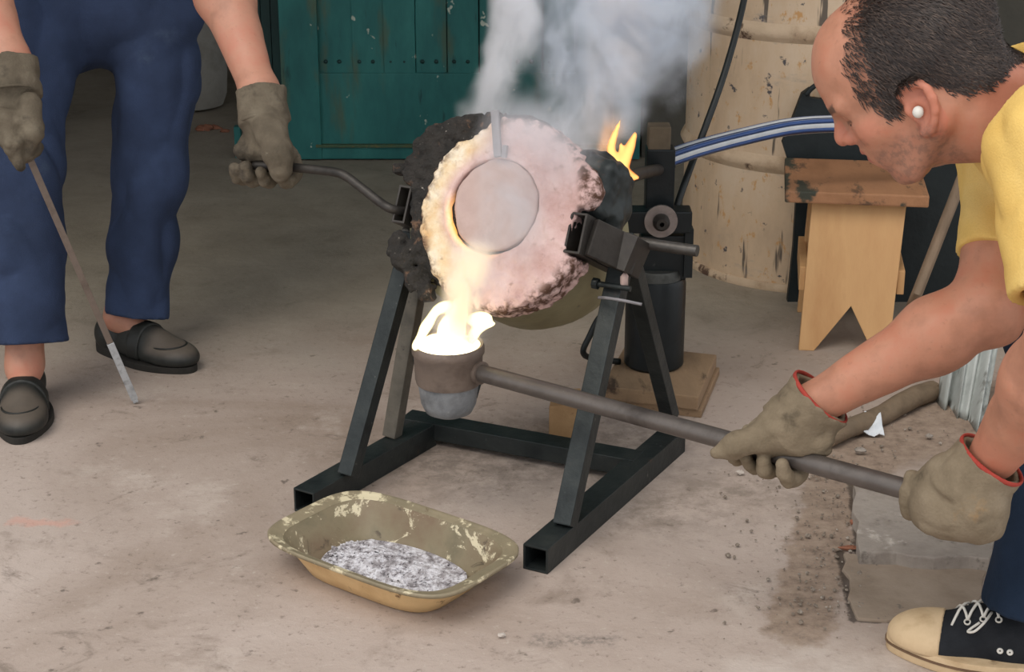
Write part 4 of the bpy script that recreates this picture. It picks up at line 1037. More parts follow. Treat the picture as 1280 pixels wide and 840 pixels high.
# ------------------------------------------------------------------ shoes
def shoe_frame(heel, toe):
    x = Vector((toe.x - heel.x, toe.y - heel.y, 0)).normalized(); z = Vector((0, 0, 1)); y = z.cross(x)
    return Matrix((x, y, z)).transposed(), Vector((heel.x, heel.y, 0))
def sole_outline(L, W, n=48):
    out = []
    for k in range(n):
        a = 2 * math.pi * k / n; c, s = math.cos(a), math.sin(a)
        x = L * (0.5 + 0.5 * c)
        w = W * (0.36 + 0.16 * math.sin(math.pi * min(1, max(0, (x / L - 0.25) / 0.75)))) if x / L > 0.25 else W * 0.36
        out.append((x, w * math.copysign(abs(s) ** 0.75, s)))
    return out
def loafer(parent, heel, toe, L=0.285):
    R, o = shoe_frame(heel, toe); W = 0.112
    wp = lambda x, y, z: o + R @ Vector((x, y, z))
    k = L / 0.285
    def prims(F, g=0.0):
        F.ell(wp(.045 * k, 0, .042), (.046 + g, .036 + g, .046 + g), R, 0.01)
        F.ell(wp(.14 * k, 0, .036), (.090 + g, .044 + g, .050 + g), R, 0.02)
        F.ell(wp(.212 * k, 0.002, .028), (.074 + g, .050 + g, .033 + g), R, 0.02)
        F.box(wp(.14, 0, -0.03), (.25, .2, .046), R, 0.002, 0.004, 's')
    lo, hi = bounds([wp(-.02, -.08, 0), wp(.31, .08, 0.12), wp(-.02, .08, 0.12), wp(.31, -.08, 0)], 0.01)
    F = Field(lo, hi, 0.0035); prims(F)
    F.ell(wp(.068 * k, 0, .098), (.060, .030, .055), R, 0.006, 's')
    V, Q = F.mesh()
    loc = (V - np.array(o)) @ np.array(R)
    dust = sm(loc[:, 0], 0.165 * k, 0.20 * k) * sm(loc[:, 2], 0.03, 0.05)
    t = bpy.data.materials.get('dusty_loafer')
    if t is None:
        q = NT('dusty_loafer'); v = q.coords(); n1 = q.noise(v, 30, 6, 0.6)
        c = q.ramp(n1, [(0.3, lin((26, 28, 27))), (0.6, lin((42, 43, 40)))])
        c = q.mix(q.math('MULTIPLY', q.attr('dust'), q.math('ADD', 0.55, q.math('MULTIPLY', n1, 0.5)), clamp=True), c, lin((100, 90, 80)))
        q.bsdf(c, 0.55, 0, n1, 0.2, 0.003); t = q.m
    sh = commit('shoe', (V, Q), t, parent, smooth=True, label='black slip-on loafer with a dusty toe', attrs={'dust': dust})
    F = Field(lo, hi, 0.003); prims(F, 0.0042)
    c0 = wp(.145 * k, 0, .05); xx = np.array(R.col[0])
    F.fn(lambda X, Y, Z: -(np.abs((X - c0.x) * xx[0] + (Y - c0.y) * xx[1] + (Z - c0.z) * xx[2]) - 0.017), lo, hi, 0.0, 's')
    F.ell(wp(.068 * k, 0, .098), (.060, .030, .055), R, 0.003, 's')
    commit('saddle_strap', F.mesh(), M_SHOEBLK, sh, smooth=True)
    # moccasin seam round the toe
    pts = []
    for i in range(15):
        a = math.radians(-100 + 200 * i / 14); x, y = .205 * k + .050 * math.cos(a), .036 * math.sin(a)
        q2 = ((x - .212 * k) / .074) ** 2 + (y / .050) ** 2; z = .028 + .033 * math.sqrt(max(0.0, 1 - q2)); pts.append(wp(x, y, z))
    mb = MB(); mb.tube(pts, 0.0022, 6); commit('toe_seam', mb, M_SHOEBLK, sh, smooth=True)
    mb = MB(); ol = sole_outline(L, W); mb.prism([wp(x - .002, y, 0) for x, y in ol], (0, 0, 0.015)); commit('sole', mb, M_SOLE, sh, bevel=0.002)
    mb = MB(); ol = [(x, y) for x, y in sole_outline(L, W) if x < 0.075] ; mb.prism([wp(x - .002, y * 0.98, 0.0) for x, y in ol], (0, 0, 0.022)); commit('heel', mb, M_SOLE, sh)
    return sh
def sneaker(parent, heel, toe, L=0.295):
    R, o = shoe_frame(heel, toe); W = 0.112
    wp = lambda x, y, z: o + R @ Vector((x, y, z))
    lo, hi = bounds([wp(-.03, -.08, 0), wp(.32, .08, 0.16), wp(-.03, .08, 0.16), wp(.32, -.08, 0)], 0.01)
    def prims(F, g=0.0):
        F.ell(wp(.045, 0, .055), (.046 + g, .036 + g, .062 + g), R, 0.012)
        F.rc(wp(.055, 0, .10), wp(.06, 0, .05), .040 + g, .042 + g, 0.02)
        F.ell(wp(.135, 0, .040), (.088 + g, .044 + g, .056 + g), R, 0.02)
        F.ell(wp(.222, 0.002, .030), (.075 + g, .052 + g, .036 + g), R, 0.02)
        F.box(wp(.14, 0, -0.03), (.25, .2, .05), R, 0.002, 0.004, 's')
    F = Field(lo, hi, 0.0035); prims(F)
    V, Q = F.mesh(); loc = (V - np.array(o)) @ np.array(R)
    sh = commit('shoe', (V, Q), M_CANVAS, parent, smooth=True, label='black canvas sneaker with cream rubber toe and white laces')
    F = Field(lo, hi, 0.003); prims(F, 0.003); c0 = wp(.218, 0, 0); xx = np.array(R.col[0])
    F.fn(lambda X, Y, Z: (X - c0.x) * xx[0] + (Y - c0.y) * xx[1] + (Z * 0), lo, hi, 0.004, 's')
    commit('toe_cap', F.mesh(), M_RUBBER, sh, smooth=True)
    mb = MB(); ol = sole_outline(L + 0.012, W + 0.016); mb.prism([wp(x - .006, y, 0) for x, y in ol], (0, 0, 0.027)); commit('sole', mb, M_RUBBER, sh, bevel=0.005, smooth='auto')
    mb = MB(); ol = sole_outline(L + 0.0155, W + 0.019); mb.prism([wp(x - .0075, y, 0.014) for x, y in ol], (0, 0, 0.0035)); commit('sole_stripe', mb, pmat('sole_line', [(96, 74, 56), (118, 92, 70)], 30, 0.8), sh)
    # laces and eyelets on the camera side and far side
    def surf(x, y):
        best = 0
        for cx, cz, rx, ry, rz in ((.135, .040, .088, .044, .056), (.222, .030, .075, .052, .036)):
            q = 1 - ((x - cx) / rx) ** 2 - (y / ry) ** 2
            if q > 0: best = max(best, cz + rz * math.sqrt(q))
        return best
    for i in range(4):
        x = .205 - i * 0.022
        for sgn in (1, -1):
            y = 0.026 * sgn; c = wp(x, y, surf(x, y) + 0.001); mb = ring_mesh(c, R @ Vector((0, 0.6 * sgn, 0.8)), 0.0042, 0.0014, 14, 6); commit('eyelet', mb, M_WHITE, sh, smooth=True)
        if i < 3:
            for sgn in (1, -1):
                x2 = x - 0.022; pts = []
                for q in range(7):
                    f = q / 6; xx_, yy = x + (x2 - x) * f, 0.026 * sgn * (1 - 2 * f); pts.append(wp(xx_, yy, surf(xx_, yy) + 0.004))
                mb = MB(); mb.tube(pts, 0.0022, 6); commit('lace', mb, M_WHITE, sh, smooth=True)
    mb = MB(); mb.tube(spline([wp(.150, .020, surf(.15, .02) + .004), wp(.158, .045, .088), wp(.170, .052, .075), wp(.18, .046, .070), wp(.165, .036, .082)], 5), 0.002, 6); commit('lace_loop', mb, M_WHITE, sh, smooth=True)
    for x in (.118, .132):
        c = wp(x, .0435, .045); mb = ring_mesh(c, R @ Vector((0, 1, 0.2)), 0.003, 0.002, 12, 6); commit('vent_eyelet', mb, M_WHITE, sh, smooth=True)
    return sh

# ================================================================== man at the right
fT = 2.27
VV = ray(1148, 120).normalized(); RV = (CAM_R - VV * VV.dot(CAM_R)).normalized(); BV = -VV; UV_ = BV.cross(RV).normalized()
TURN = math.radians(9)
hup = (RV * -0.566 + UV_ * 0.826).normalized()
hf0 = (RV * -0.826 + UV_ * -0.566).normalized()
hfw = (hf0 * math.cos(TURN) + VV * math.sin(TURN)).normalized()
hlf = hup.cross(hfw).normalized()
HS = fT * ray(1148, 120).length / (F_PX * 1.02)            # metres per measured pixel
HC = P(1148, 139, fT) - hlf * (74 * HS)
def HW(f, l, u): return HC + (hfw * f + hlf * l + hup * u) * HS
HR_ = Matrix((hfw, hlf, hup)).transposed()
def ear_fu(px, py):
    vx, vy = px - 1148, py - 139
    return (-0.826 * vx + 0.566 * vy, -0.566 * vx - 0.826 * vy)
neck_b = P(1300, 145, 2.42)
SH_L, EL_L, WR_L = P(1332, 185, 2.20), P(1336, 430, 2.14), P(1243, 570, 2.33)
SH_R, EL_R, WR_R = P(1262, 185, 2.56), P(1232, 384, 2.47), P(1018, 504, 2.53)
PELV = P(1660, 330, 2.62); HIP_L = PELV + Vector((0, -0.10, -0.02)); HIP_R = PELV + Vector((0, 0.10, -0.02))
toeR = G(1108, 806); heelR = toeR + (G(1290, 836) - toeR).normalized() * 0.30
KN_L = P(1366, 425, 2.52); AN_L = heelR + Vector((-0.06, 0, 0.10)); AN_L = heelR + (toeR - heelR).normalized() * 0.06 + Vector((0, 0, 0.10))
KN_R = P(1322, 430, 2.80); heel2 = Vector((heelR.x + 0.40, heelR.y + 0.30, 0)); toe2 = heel2 + Vector((-0.29, 0.05, 0)); AN_R = heel2 + Vector((-0.05, 0, 0.10))
man = thing('person', 'person in yellow t-shirt bending down, balding, holding the ladle pipe with leather gloves', 'person', Vector((heelR.x, heelR.y + 0.1, 0)))
lo, hi = bounds([HW(130, 0, 0), HW(0, 110, 180), HW(0, -90, 190), HW(-170, 0, 60), WR_R, WR_L, EL_L, PELV + Vector((0.14, 0.2, 0)), PELV + Vector((0, -0.2, 0.12)), SH_L + Vector((0, -0.08, 0.08)), EL_L + Vector((0.03, -0.04, -0.04)), Vector((heelR.x, heelR.y, 0.06)), Vector((heel2.x, heel2.y, 0.06))], 0.05)
F = Field(lo, hi, 0.0036)
s = HS
E = lambda f, l, u, a, b, c, k=12, op='u', R=HR_: F.ell(HW(f, l, u), (a * s, b * s, c * s), R, k * s, op)
C_ = lambda p, q, ra, rb, k=12, op='u': F.rc(HW(*p), HW(*q), ra * s, rb * s, k * s, op)
# skull
E(-20, 0, 78, 118, 80, 92); E(36, 0, 84, 62, 64, 72, 25); E(30, 0, 20, 62, 62, 80, 25)
for g in (1, -1):
    C_((-8, 56 * g, -22), (52, 26 * g, -58), 18, 17, 22)           # jaw
    C_((-4, 60 * g, 20), (-8, 57 * g, -22), 16, 17, 20)            # ramus
    E(58, 42 * g, 14, 26, 20, 22, 16)                              # cheek
    C_((92, 8 * g, 62), (80, 46 * g, 58), 10, 10, 14)              # brow
    E(100, 31 * g, 38, 17, 17, 12, 10, 's')                        # socket
    E(73, 31 * g, 43, 16.5, 18, 9, 5); E(73, 31 * g, 28, 15.5, 17, 7, 5)   # lids
E(66, 0, -12, 32, 40, 34, 18); C_((66, -8, -56), (66, 8, -56), 17, 17, 16)
C_((92, 0, 56), (108, 0, 28), 9, 11.5, 10); E(109, 0, 23, 11, 11, 9, 6)
for g in (1, -1):
    E(98, 13 * g, 18, 11, 8, 9, 5); E(105, 6 * g, 11, 5, 3.5, 5, 2, 's')
E(91, 0, -5, 10, 22, 6, 5); E(88, 0, -18, 9, 19, 7, 5)
C_((97, -20, -11.5), (97, 20, -11.5), 2.2, 2.2, 4, 's')
# ears
for g in (1, -1):
    path = [(1126, 121), (1129, 111), (1138, 105), (1149, 104), (1160, 111), (1167, 122), (1170, 136), (1169, 150), (1165, 160)]
    fu = [ear_fu(*q) for q in path]
    l_ = [76, 79, 83, 86, 89, 90, 88, 84, 79]
    F.chain([HW(f, l * g, u) for (f, u), l in zip(fu, l_)], [v_ * s for v_ in (4.5, 5, 5, 5, 5.2, 5.2, 5.2, 5.5, 7)], 3 * s)
    f, u = ear_fu(1159, 163); E(f, 75 * g, u, 9, 5, 8, 5)            # lobe
    f, u = ear_fu(1152, 132); E(f, 76 * g, u, 21, 6, 27, 5)
    f, u = ear_fu(1148, 138); E(f, 86 * g, u, 10, 9, 13, 4, 's'); f, u = ear_fu(1148, 118); E(f, 86 * g, u, 12, 7, 6, 4, 's')
    f, u = ear_fu(1137, 140); E(f, 77 * g, u, 5, 5, 8, 4)            # tragus
# neck, trunk, limbs
F.rc(HW(-58, 0, 0), neck_b, 0.058, 0.066, 0.03); F.rc(HW(-20, 0, -30), neck_b.lerp(HW(-20, 0, -30), 0.3) + Vector((0, 0, -0.02)), 0.045, 0.055, 0.03)
C_((10, 0, -42), (-42, 0, -58), 33, 47, 20)
chest = neck_b.lerp(PELV, 0.4)
F.chain([neck_b, chest, PELV], [0.062, 0.105, 0.11], 0.04)
F.chain([SH_L, chest], [0.050, 0.08], 0.03); F.chain([SH_R, chest], [0.050, 0.08], 0.03)
F.chain([SH_R, EL_R], [0.052, 0.043], 0.03)
fm = EL_R.lerp(WR_R, 0.28)
F.chain([EL_R, fm, WR_R], [0.044, 0.050, 0.031], 0.03); F.ell(EL_R + Vector((0.02, 0, -0.022)), (0.03, 0.03, 0.03), k=0.03)
F.rc(WR_R, WR_R + (P(968, 545, 2.56) - WR_R).normalized() * 0.05, 0.030, 0.028, 0.01)
F.chain([SH_L, EL_L], [0.055, 0.045], 0.03); fm = EL_L.lerp(WR_L, 0.3)
F.chain([EL_L, fm, WR_L], [0.044, 0.050, 0.034], 0.03)
for hp_, kn, an in ((HIP_L, KN_L, AN_L), (HIP_R, KN_R, AN_R)):
    F.chain([hp_, kn, an], [0.075, 0.052, 0.034], 0.03)
# forearm tendons, neck creases
F.disp(lambda x, y, z: 0.0012 * vnoise(x, y, z, 40, 31))
V, Q = F.mesh()
loc = ((V - np.array(HC)) @ np.array(HR_)) / HS
f_, l_, u_ = loc[:, 0], loc[:, 1], loc[:, 2]
inh = (f_ > -190) & (f_ < 130) & (np.abs(l_) < 110) & (u_ > -95) & (u_ < 200)
hair_poly = [(18, 230), (16, 150), (34, 112), (50, 92), (54, 58), (38, 10), (26, 8), (15, 26), (2, 36), (-20, 30), (-36, 12), (-55, -16), (-83, -24), (-130, -14), (-165, 16), (-230, 230)]
def in_poly(x, y, poly):
    c = np.zeros(x.shape, bool); n = len(poly)
    for i in range(n):
        (x0, y0), (x1, y1) = poly[i], poly[(i + 1) % n]
        m = ((y0 > y) != (y1 > y)) & (x < (x1 - x0) * (y - y0) / ((y1 - y0) if y1 != y0 else 1e-9) + x0); c ^= m
    return c
jit = 5 * vnoise(f_.astype(np.float32), l_.astype(np.float32), u_.astype(np.float32), 0.09, 5)
ear_zone = (np.abs(l_) > 72) & (np.hypot(f_ + 8, u_ - 2) < 44) & (u_ < 33)
hair = in_poly(f_ + jit, u_ + jit, hair_poly) & inh & ~ear_zone
scalp = hair.astype(float) * 0.85 * (0.35 + 0.65 * sm(-f_ + 0.32 * (140 - u_), -10, 16))
crown = sm(u_, 120, 165) * sm(f_, -70, 10); scalp *= 1 - 0.75 * crown
stub = np.zeros(len(V))
st = inh & (u_ < 0) & (f_ > -25) & (f_ < 84)
stub[st] = (sm(-u_, 2, 24) * sm(f_, -25, 0))[st] * 0.85
upl = inh & (f_ > 78) & (u_ < 10) & (u_ > -1); stub[upl] = 0.5
lip = np.zeros(len(V)); lm = inh & (f_ > 86) & (np.abs(l_) < 23) & (u_ < -2) & (u_ > -24); lip[lm] = 0.8
brow = inh & (f_ > 74) & (u_ > 56) & (u_ < 66) & (np.abs(l_) > 9) & (np.abs(l_) < 50)
scalp[brow] = 0.75
lash = inh & (f_ > 70) & (np.abs(u_ - 35.5) < 2.2) & (np.abs(np.abs(l_) - 31) < 15); scalp[lash] = 0.6
flush = np.zeros(len(V)); ez = inh & (np.abs(l_) > 70) & (np.hypot(f_ + 8, u_ - 2) < 46); flush[ez] = 0.55
ns = inh & (f_ > 98) & (u_ < 45) & (u_ > 5); flush[ns] = 0.5
flush = np.maximum(flush, 0.35 * inh * sm(f_, 40, 60) * sm(20 - np.abs(u_ - 15), 0, 15))
flush = np.maximum(flush, 0.30 * sm(0.10 - np.linalg.norm(V - np.array(WR_L), axis=1), 0, 0.05))
flush = np.maximum(flush, 0.35 * inh * sm(-f_, 40, 80) * sm(20 - u_, 0, 30))
body = commit('body', (V, Q), SKIN_R, man, smooth=True, attrs={'scalp': scalp, 'stubble': stub, 'lip': lip, 'flush': flush})
# hair strands
def normals_of(V, Q):
    n = np.zeros_like(V); fn = np.cross(V[Q[:, 2]] - V[Q[:, 0]], V[Q[:, 3]] - V[Q[:, 1]])
    for i in range(4): np.add.at(n, Q[:, i], fn)
    return n / np.maximum(np.linalg.norm(n, axis=1), 1e-12)[:, None]
Nn = normals_of(V, Q)
hi_ = np.nonzero(hair)[0]
pr = (1 - 0.80 * crown[hi_]) * (0.25 + 0.75 * sm(-f_[hi_] + 0.32 * (140 - u_[hi_]), -12, 22))
NS = 30000
pick = rng.choice(hi_, NS, p=pr / pr.sum())
base = V[pick] + rng.normal(0, 0.0030, (NS, 3))
base -= Nn[pick] * ((base - V[pick]) * Nn[pick]).sum(1)[:, None]
nn = Nn[pick]; lf, ll, lu_ = f_[pick], l_[pick], u_[pick]
fa, la_, ua = np.array(hfw), np.array(hlf), np.array(hup)
side = np.clip(np.abs(ll) / 70, 0, 1)[:, None]
flow = -fa * (1.0 - 0.35 * side) - ua * (1.5 * side) + rng.normal(0, 0.34, (NS, 3))
flow -= nn * (flow * nn).sum(1)[:, None]; flow /= np.maximum(np.linalg.norm(flow, axis=1), 1e-9)[:, None]
Lh = (rng.uniform(0.008, 0.017, NS) * (0.5 + 0.5 * sm(lu_, -25, 45)))[:, None]
d1 = flow * 0.85 + nn * 0.42; tip1 = base + d1 * Lh * 0.5; tip2 = tip1 + (flow * 0.95 + nn * 0.10) * Lh * 0.5
wd = np.cross(flow, nn); wd /= np.maximum(np.linalg.norm(wd, axis=1), 1e-9)[:, None]; wd *= 0.0007
HV = np.stack([base - wd, base + wd, tip1 - wd * 0.8, tip1 + wd * 0.8, tip2 - wd * .15, tip2 + wd * .15], 1).reshape(-1, 3)
k6 = np.arange(NS)[:, None] * 6
HF = np.concatenate([k6 + np.array([[0, 1, 3, 2]]), k6 + np.array([[2, 3, 5, 4]])])
t = NT('dark_brown_hair'); at = t.attr('tone')
c = t.ramp(at, [(0.0, lin((38, 30, 27))), (0.6, lin((58, 46, 40))), (1.0, lin((88, 72, 62)))]); t.bsdf(c, 0.55, 0, spec=0.4)
commit('hair', (HV, HF), t.m, man, label='short dark brown hair receding from the forehead', attrs={'tone': np.repeat(rng.random(NS) ** 1.6, 6)})
M_EYE = pmat('eyeball', [(206, 196, 186), (214, 206, 196)], 20, 0.2); M_IRIS = pmat('iris', [(40, 28, 20), (54, 38, 28)], 20, 0.2)
for g in (1, -1):
    c = HW(74, 31 * g, 36); mb = MB(); mb.lathe([(0.0132 * s / .001 * 0.001 * math.sin(math.pi * i / 12), -0.0132 * s / .001 * 0.001 * math.cos(math.pi * i / 12)) for i in range(13)], 20, Matrix.Translation(c), close=False)
    ey_ = commit('eye', mb, M_EYE, man, smooth=True)
    ax = (hfw * 0.8 - hup * 0.6).normalized(); q = c + ax * 0.0132 * s / 0.001 * 0.001
    mb = MB(); mb.lathe([(0.0, 0.0012), (0.0055, 0.0004), (0.006, -0.0012)], 16, Matrix.Translation(c + ax * 13.0 * s) @ ax.to_track_quat('Z', 'Y').to_matrix().to_4x4(), close=False); commit('iris', mb, M_IRIS, ey_, smooth=True)
f, u = ear_fu(1149, 139); mb = MB(); c = HW(f, 84, u); mb.blob(c, (7 * s, 7 * s, 7.5 * s), 3, 12, 8, 0.04); commit('ear_plug', mb, M_WHITE, man, smooth=True, label='white plug in his ear')
# shirt
lo, hi = bounds([neck_b + Vector((-0.1, 0, 0.06)), SH_L + Vector((-0.05, -0.12, 0.1)), SH_R + Vector((-0.05, 0.12, 0.1)), PELV + Vector((0.15, 0.2, 0.15)), PELV + Vector((0, -0.2, -0.15)), SH_L.lerp(EL_L, 0.9), SH_R.lerp(EL_R, 0.8)], 0.05)
F = Field(lo, hi, 0.005)
sdir = (PELV - neck_b).normalized()
c0 = neck_b + sdir * -0.012
F.chain([c0, neck_b + sdir * 0.08, chest, PELV], [0.094, 0.125, 0.142, 0.15], 0.04)
for sh_, el, e_, r0, r1 in ((SH_L, EL_L, 0.78, 0.092, 0.076), (SH_R, EL_R, 0.70, 0.070, 0.057)):
    en = sh_.lerp(el, e_)
    F.rc(sh_, chest, r0, 0.12, 0.05); F.rc(sh_, en, r0, r1, 0.03)
nd = (HW(-60, 0, 0) - neck_b).normalized(); F.rc(neck_b + nd * 0.045, neck_b, 0.098, 0.104, 0.02); F.rc(neck_b + sdir * 0.03, SH_L, 0.092, 0.090, 0.03); F.rc(neck_b + sdir * 0.03, SH_R, 0.088, 0.075, 0.03)
F.disp(folds(41, 9, 20, 0.007, 0.006, 0.8), 0.04)
for sh_, el, e_, r0, r1 in ((SH_L, EL_L, 0.78, 0.092, 0.076), (SH_R, EL_R, 0.70, 0.070, 0.057)):
    en = sh_.lerp(el, e_); d_ = (el - sh_).normalized()
    F.rc(en - d_ * 0.005, en + d_ * 0.2, r1 * 1.5, r1 * 1.5, 0.0, 's', cut=True)
    F.rc(en - d_ * 0.05, en + d_ * 0.03, r1 - 0.026, r1 - 0.016, 0.004, 's')
nd = (HW(-60, 0, 0) - neck_b).normalized()
F.rc(neck_b - nd * 0.06, neck_b + nd * 0.12, 0.072, 0.078, 0.004, 's')
F.rc(neck_b + nd * 0.040, neck_b + nd * 0.3, 0.122, 0.122, 0.0, 's', cut=True)
commit('shirt', F.mesh(), M_YELLOW, man, smooth=True, label='yellow short sleeved t-shirt')
# trousers
lo, hi = bounds([PELV + Vector((0.16, 0.25, 0.18)), PELV + Vector((0, -0.25, -0.2)), KN_L + Vector((-0.1, -0.1, 0.1)), KN_R + Vector((-0.1, 0.1, 0.1)), AN_L + Vector((-0.12, -0.12, -0.08)), AN_R + Vector((0, 0.1, -0.08))], 0.02)
F = Field(lo, hi, 0.006)
def hem_of(an):
    return an + Vector((-0.012, -0.005, 0.0))
F.ell(PELV, (0.16, 0.19, 0.15), k=0.04)
for hp_, kn, an in ((HIP_L, KN_L, AN_L), (HIP_R, KN_R, AN_R)):
    lowp = hem_of(an)
    F.chain([hp_, kn, lowp], [0.105, 0.082, 0.098], 0.03)
F.disp(folds(47, 8, 18, 0.008, 0.005), 0.04)
for hp_, kn, an in ((HIP_L, KN_L, AN_L), (HIP_R, KN_R, AN_R)):
    lowp = hem_of(an); d_ = (lowp - kn).normalized()
    F.rc(lowp, lowp + d_ * 0.2, 0.18, 0.18, 0.0, 's', cut=True); F.rc(lowp - d_ * 0.08, lowp + d_ * 0.02, 0.062, 0.074, 0.003, 's')
commit('trousers', F.mesh(), M_DKNAVY, man, smooth=True, label='dark navy trousers')
sneaker(man, heelR, toeR); sneaker(man, heel2, toe2)
# right-hand glove (far arm)
def rod_at(px):
    f = (px - 600) / 600.0; it = (1 - f) / 2.945 + f / 2.375
    return P(px, 466 + 164 * f, 1 / it)
e_c = (-ray(985, 570)); e_c = (e_c - HD * e_c.dot(HD)).normalized(); e_u = e_c.cross(HD).normalized()
if e_u.z < 0: e_u = -e_u
RF = HRAD + 0.0125
c_m = rod_at(985)
lo, hi = bounds([P(885, 575, 2.56), P(1065, 455, 2.5), c_m + e_c * 0.1, c_m - e_c * 0.1, c_m - e_u * 0.07], 0.03)
F = Field(lo, hi, 0.0028)
ca_, cb_ = P(1026, 496, 2.53), P(984, 536, 2.555)
F.rc(ca_, cb_, 0.053, 0.045, 0.0, cut=True)
pm = P(958, 548, 2.57)
F.rc(cb_, pm, 0.042, 0.030, 0.02); F.ell(P(972, 549, 2.575), (0.050, 0.030, 0.030), frame3(HD, e_u), 0.02)
F.rc(P(990, 545, 2.535), P(1022, 556, 2.53), 0.026, 0.022, 0.02)
F.chain([P(955, 544, 2.545), P(920, 554, 2.545), P(894, 565, 2.55)], [0.024, 0.018, 0.0095], 0.015)      # thumb along the pipe
for px, rf, end in ((926, 0.0105, -200), (947, 0.0125, -232), (968, 0.013, -240), (992, 0.0135, -245)):
    wrap_finger(F, rod_at(px), e_u, e_c, HRAD + rf, -30, end, rf)
F.disp(lambda x, y, z: 0.003 * vnoise(x, y, z, 28, 51) + 0.0022 * (1 - 2 * np.abs(vnoise(x, y, z, 50, 52))), 0.02)
cd = (ca_ - cb_).normalized()
F.rc(cb_ + cd * 0.012, ca_ + cd * 0.03, 0.034, 0.045, 0.003, 's')
F.rc(H0, H1, HRAD, HRAD, 0.0, 's')
gl = commit('glove', F.mesh(), M_LEATHER, man, smooth=True, label='brown leather gauntlet gripping the pipe')
commit('cuff_binding', ring_mesh(ca_ - cd * 0.001, cd, 0.0500, 0.0022), M_REDTRIM, gl, smooth=True, label='red cuff binding')
# left-hand glove (near arm)
c_m = rod_at(1172)
lo, hi = bounds([P(1115, 540, 2.36), P(1290, 700, 2.36), c_m + e_c * 0.12, c_m - e_c * 0.09], 0.03)
F = Field(lo, hi, 0.0028)
ca_, cb_ = P(1240, 574, 2.335), P(1206, 614, 2.36)
F.rc(ca_, cb_, 0.050, 0.054, 0.0, cut=True)
F.rc(cb_, P(1172, 630, 2.372), 0.052, 0.040, 0.02); F.ell(P(1196, 634, 2.352), (0.055, 0.044, 0.026), frame3(HD, e_c), 0.03)
F.ell(P(1226, 648, 2.36), (0.034, 0.034, 0.034), k=0.03)
F.chain([P(1205, 585, 2.36), P(1175, 588, 2.365), P(1148, 603, 2.385)], [0.022, 0.018, 0.014], 0.012)
for px, rf in ((1148, 0.0135), (1166, 0.0145), (1185, 0.0145), (1203, 0.0135)):
    wrap_finger(F, rod_at(px), e_u, e_c, HRAD + rf, 60, 300, rf)
F.disp(lambda x, y, z: 0.0035 * vnoise(x, y, z, 24, 55) + 0.0022 * (1 - 2 * np.abs(vnoise(x, y, z, 45, 56))), 0.02)
cd = (ca_ - cb_).normalized()
F.rc(cb_ + cd * 0.02, ca_ + cd * 0.03, 0.036, 0.044, 0.003, 's')
F.rc(H0, H1, HRAD, HRAD, 0.0, 's')
gl = commit('glove', F.mesh(), M_LEATHER, man, smooth=True, label='brown leather gauntlet at the end of the pipe')
commit('cuff_binding', ring_mesh(ca_ - cd * 0.001, cd, 0.0480, 0.0022), M_REDTRIM, gl, smooth=True, label='red cuff binding')

# ================================================================== man at the left
toe_r, heel_r = G(24, 557), G(42, 482); toe_l, heel_l = G(244, 466), G(133, 437)
heel_r = toe_r + (heel_r - toe_r).normalized() * 0.285; heel_l = toe_l + (heel_l - toe_l).normalized() * 0.285
an_r = heel_r + (toe_r - heel_r).normalized() * 0.075 + Vector((0, 0, 0.09)); an_l = heel_l + (toe_l - heel_l).normalized() * 0.075 + Vector((0, 0, 0.09))
cam_o = Vector((0, 0, CAM_H)); t_r, t_l = (an_r - cam_o).dot(CAM_F) - 0.01, (an_l - cam_o).dot(CAM_F)
he_r, kn_r, hj_r = P(40, 428, t_r), P(29, 215, t_r - 0.02), P(48, 40, 3.70)
he_l, kn_l, hj_l = P(173, 394, t_l), P(190, 215, t_l - 0.04), P(190, 30, 3.76)
pel = P(118, -10, 3.74); che = P(120, -205, 3.62); nk = P(122, -285, 3.55); hd = P(124, -365, 3.46)
sl, el_, wl = P(222, -235, 3.58), P(262, -58, 3.38), P(325, 116, 3.24)
sr, er, wr = P(20, -235, 3.54), P(-45, -80, 3.38), P(14, 76, 3.30)
man2 = thing('person', 'person in navy trousers and black loafers at the open dark doorway, gripping lever and bar', 'person', Vector((pel.x, pel.y, 0)))
lo, hi = bounds([hd + Vector((0, 0, 0.15)), sl, er, wl, wr, an_r, an_l, an_r + Vector((0, 0, -0.07)), pel + Vector((0, 0.2, 0))], 0.09)
F = Field(lo, hi, 0.0045)
F.chain([pel, che, nk, hd], [0.09, 0.13, 0.06, 0.06], 0.05)
F.ell(hd, (0.075, 0.095, 0.115), k=0.02); F.ell(hd + Vector((0, -0.075, -0.02)), (0.022, 0.03, 0.03), k=0.02); F.ell(hd + Vector((0, -0.04, -0.09)), (0.04, 0.04, 0.03), k=0.03)
for g in (1, -1): F.ell(hd + Vector((0.076 * g, 0.01, -0.01)), (0.012, 0.022, 0.032), k=0.008); F.ell(hd + Vector((0.032 * g, -0.098, 0.012)), (0.018, 0.014, 0.01), k=0.008, op='s')
for a, b, c, wend in ((sl, el_, wl, P(329, 150, 3.235)), (sr, er, wr, P(18, 120, 3.29))):
    m_ = b.lerp(c, 0.3); F.rc(a, che, 0.055, 0.09, 0.04); F.chain([a, b, m_, c, wend], [0.056, 0.048, 0.053, 0.032, 0.028], 0.03)
for a, b, c, tt in ((hj_r, kn_r, an_r, toe_r), (hj_l, kn_l, an_l, toe_l)):
    F.chain([a, b, c], [0.075, 0.052, 0.037], 0.03); F.rc(c, c.lerp(Vector((tt.x, tt.y, 0.03)), 0.45) + Vector((0, 0, -0.015)), 0.035, 0.022, 0.02)
F.disp(lambda x, y, z: 0.0012 * vnoise(x, y, z, 40, 61))
commit('body', F.mesh(), SKIN_L, man2, smooth=True)
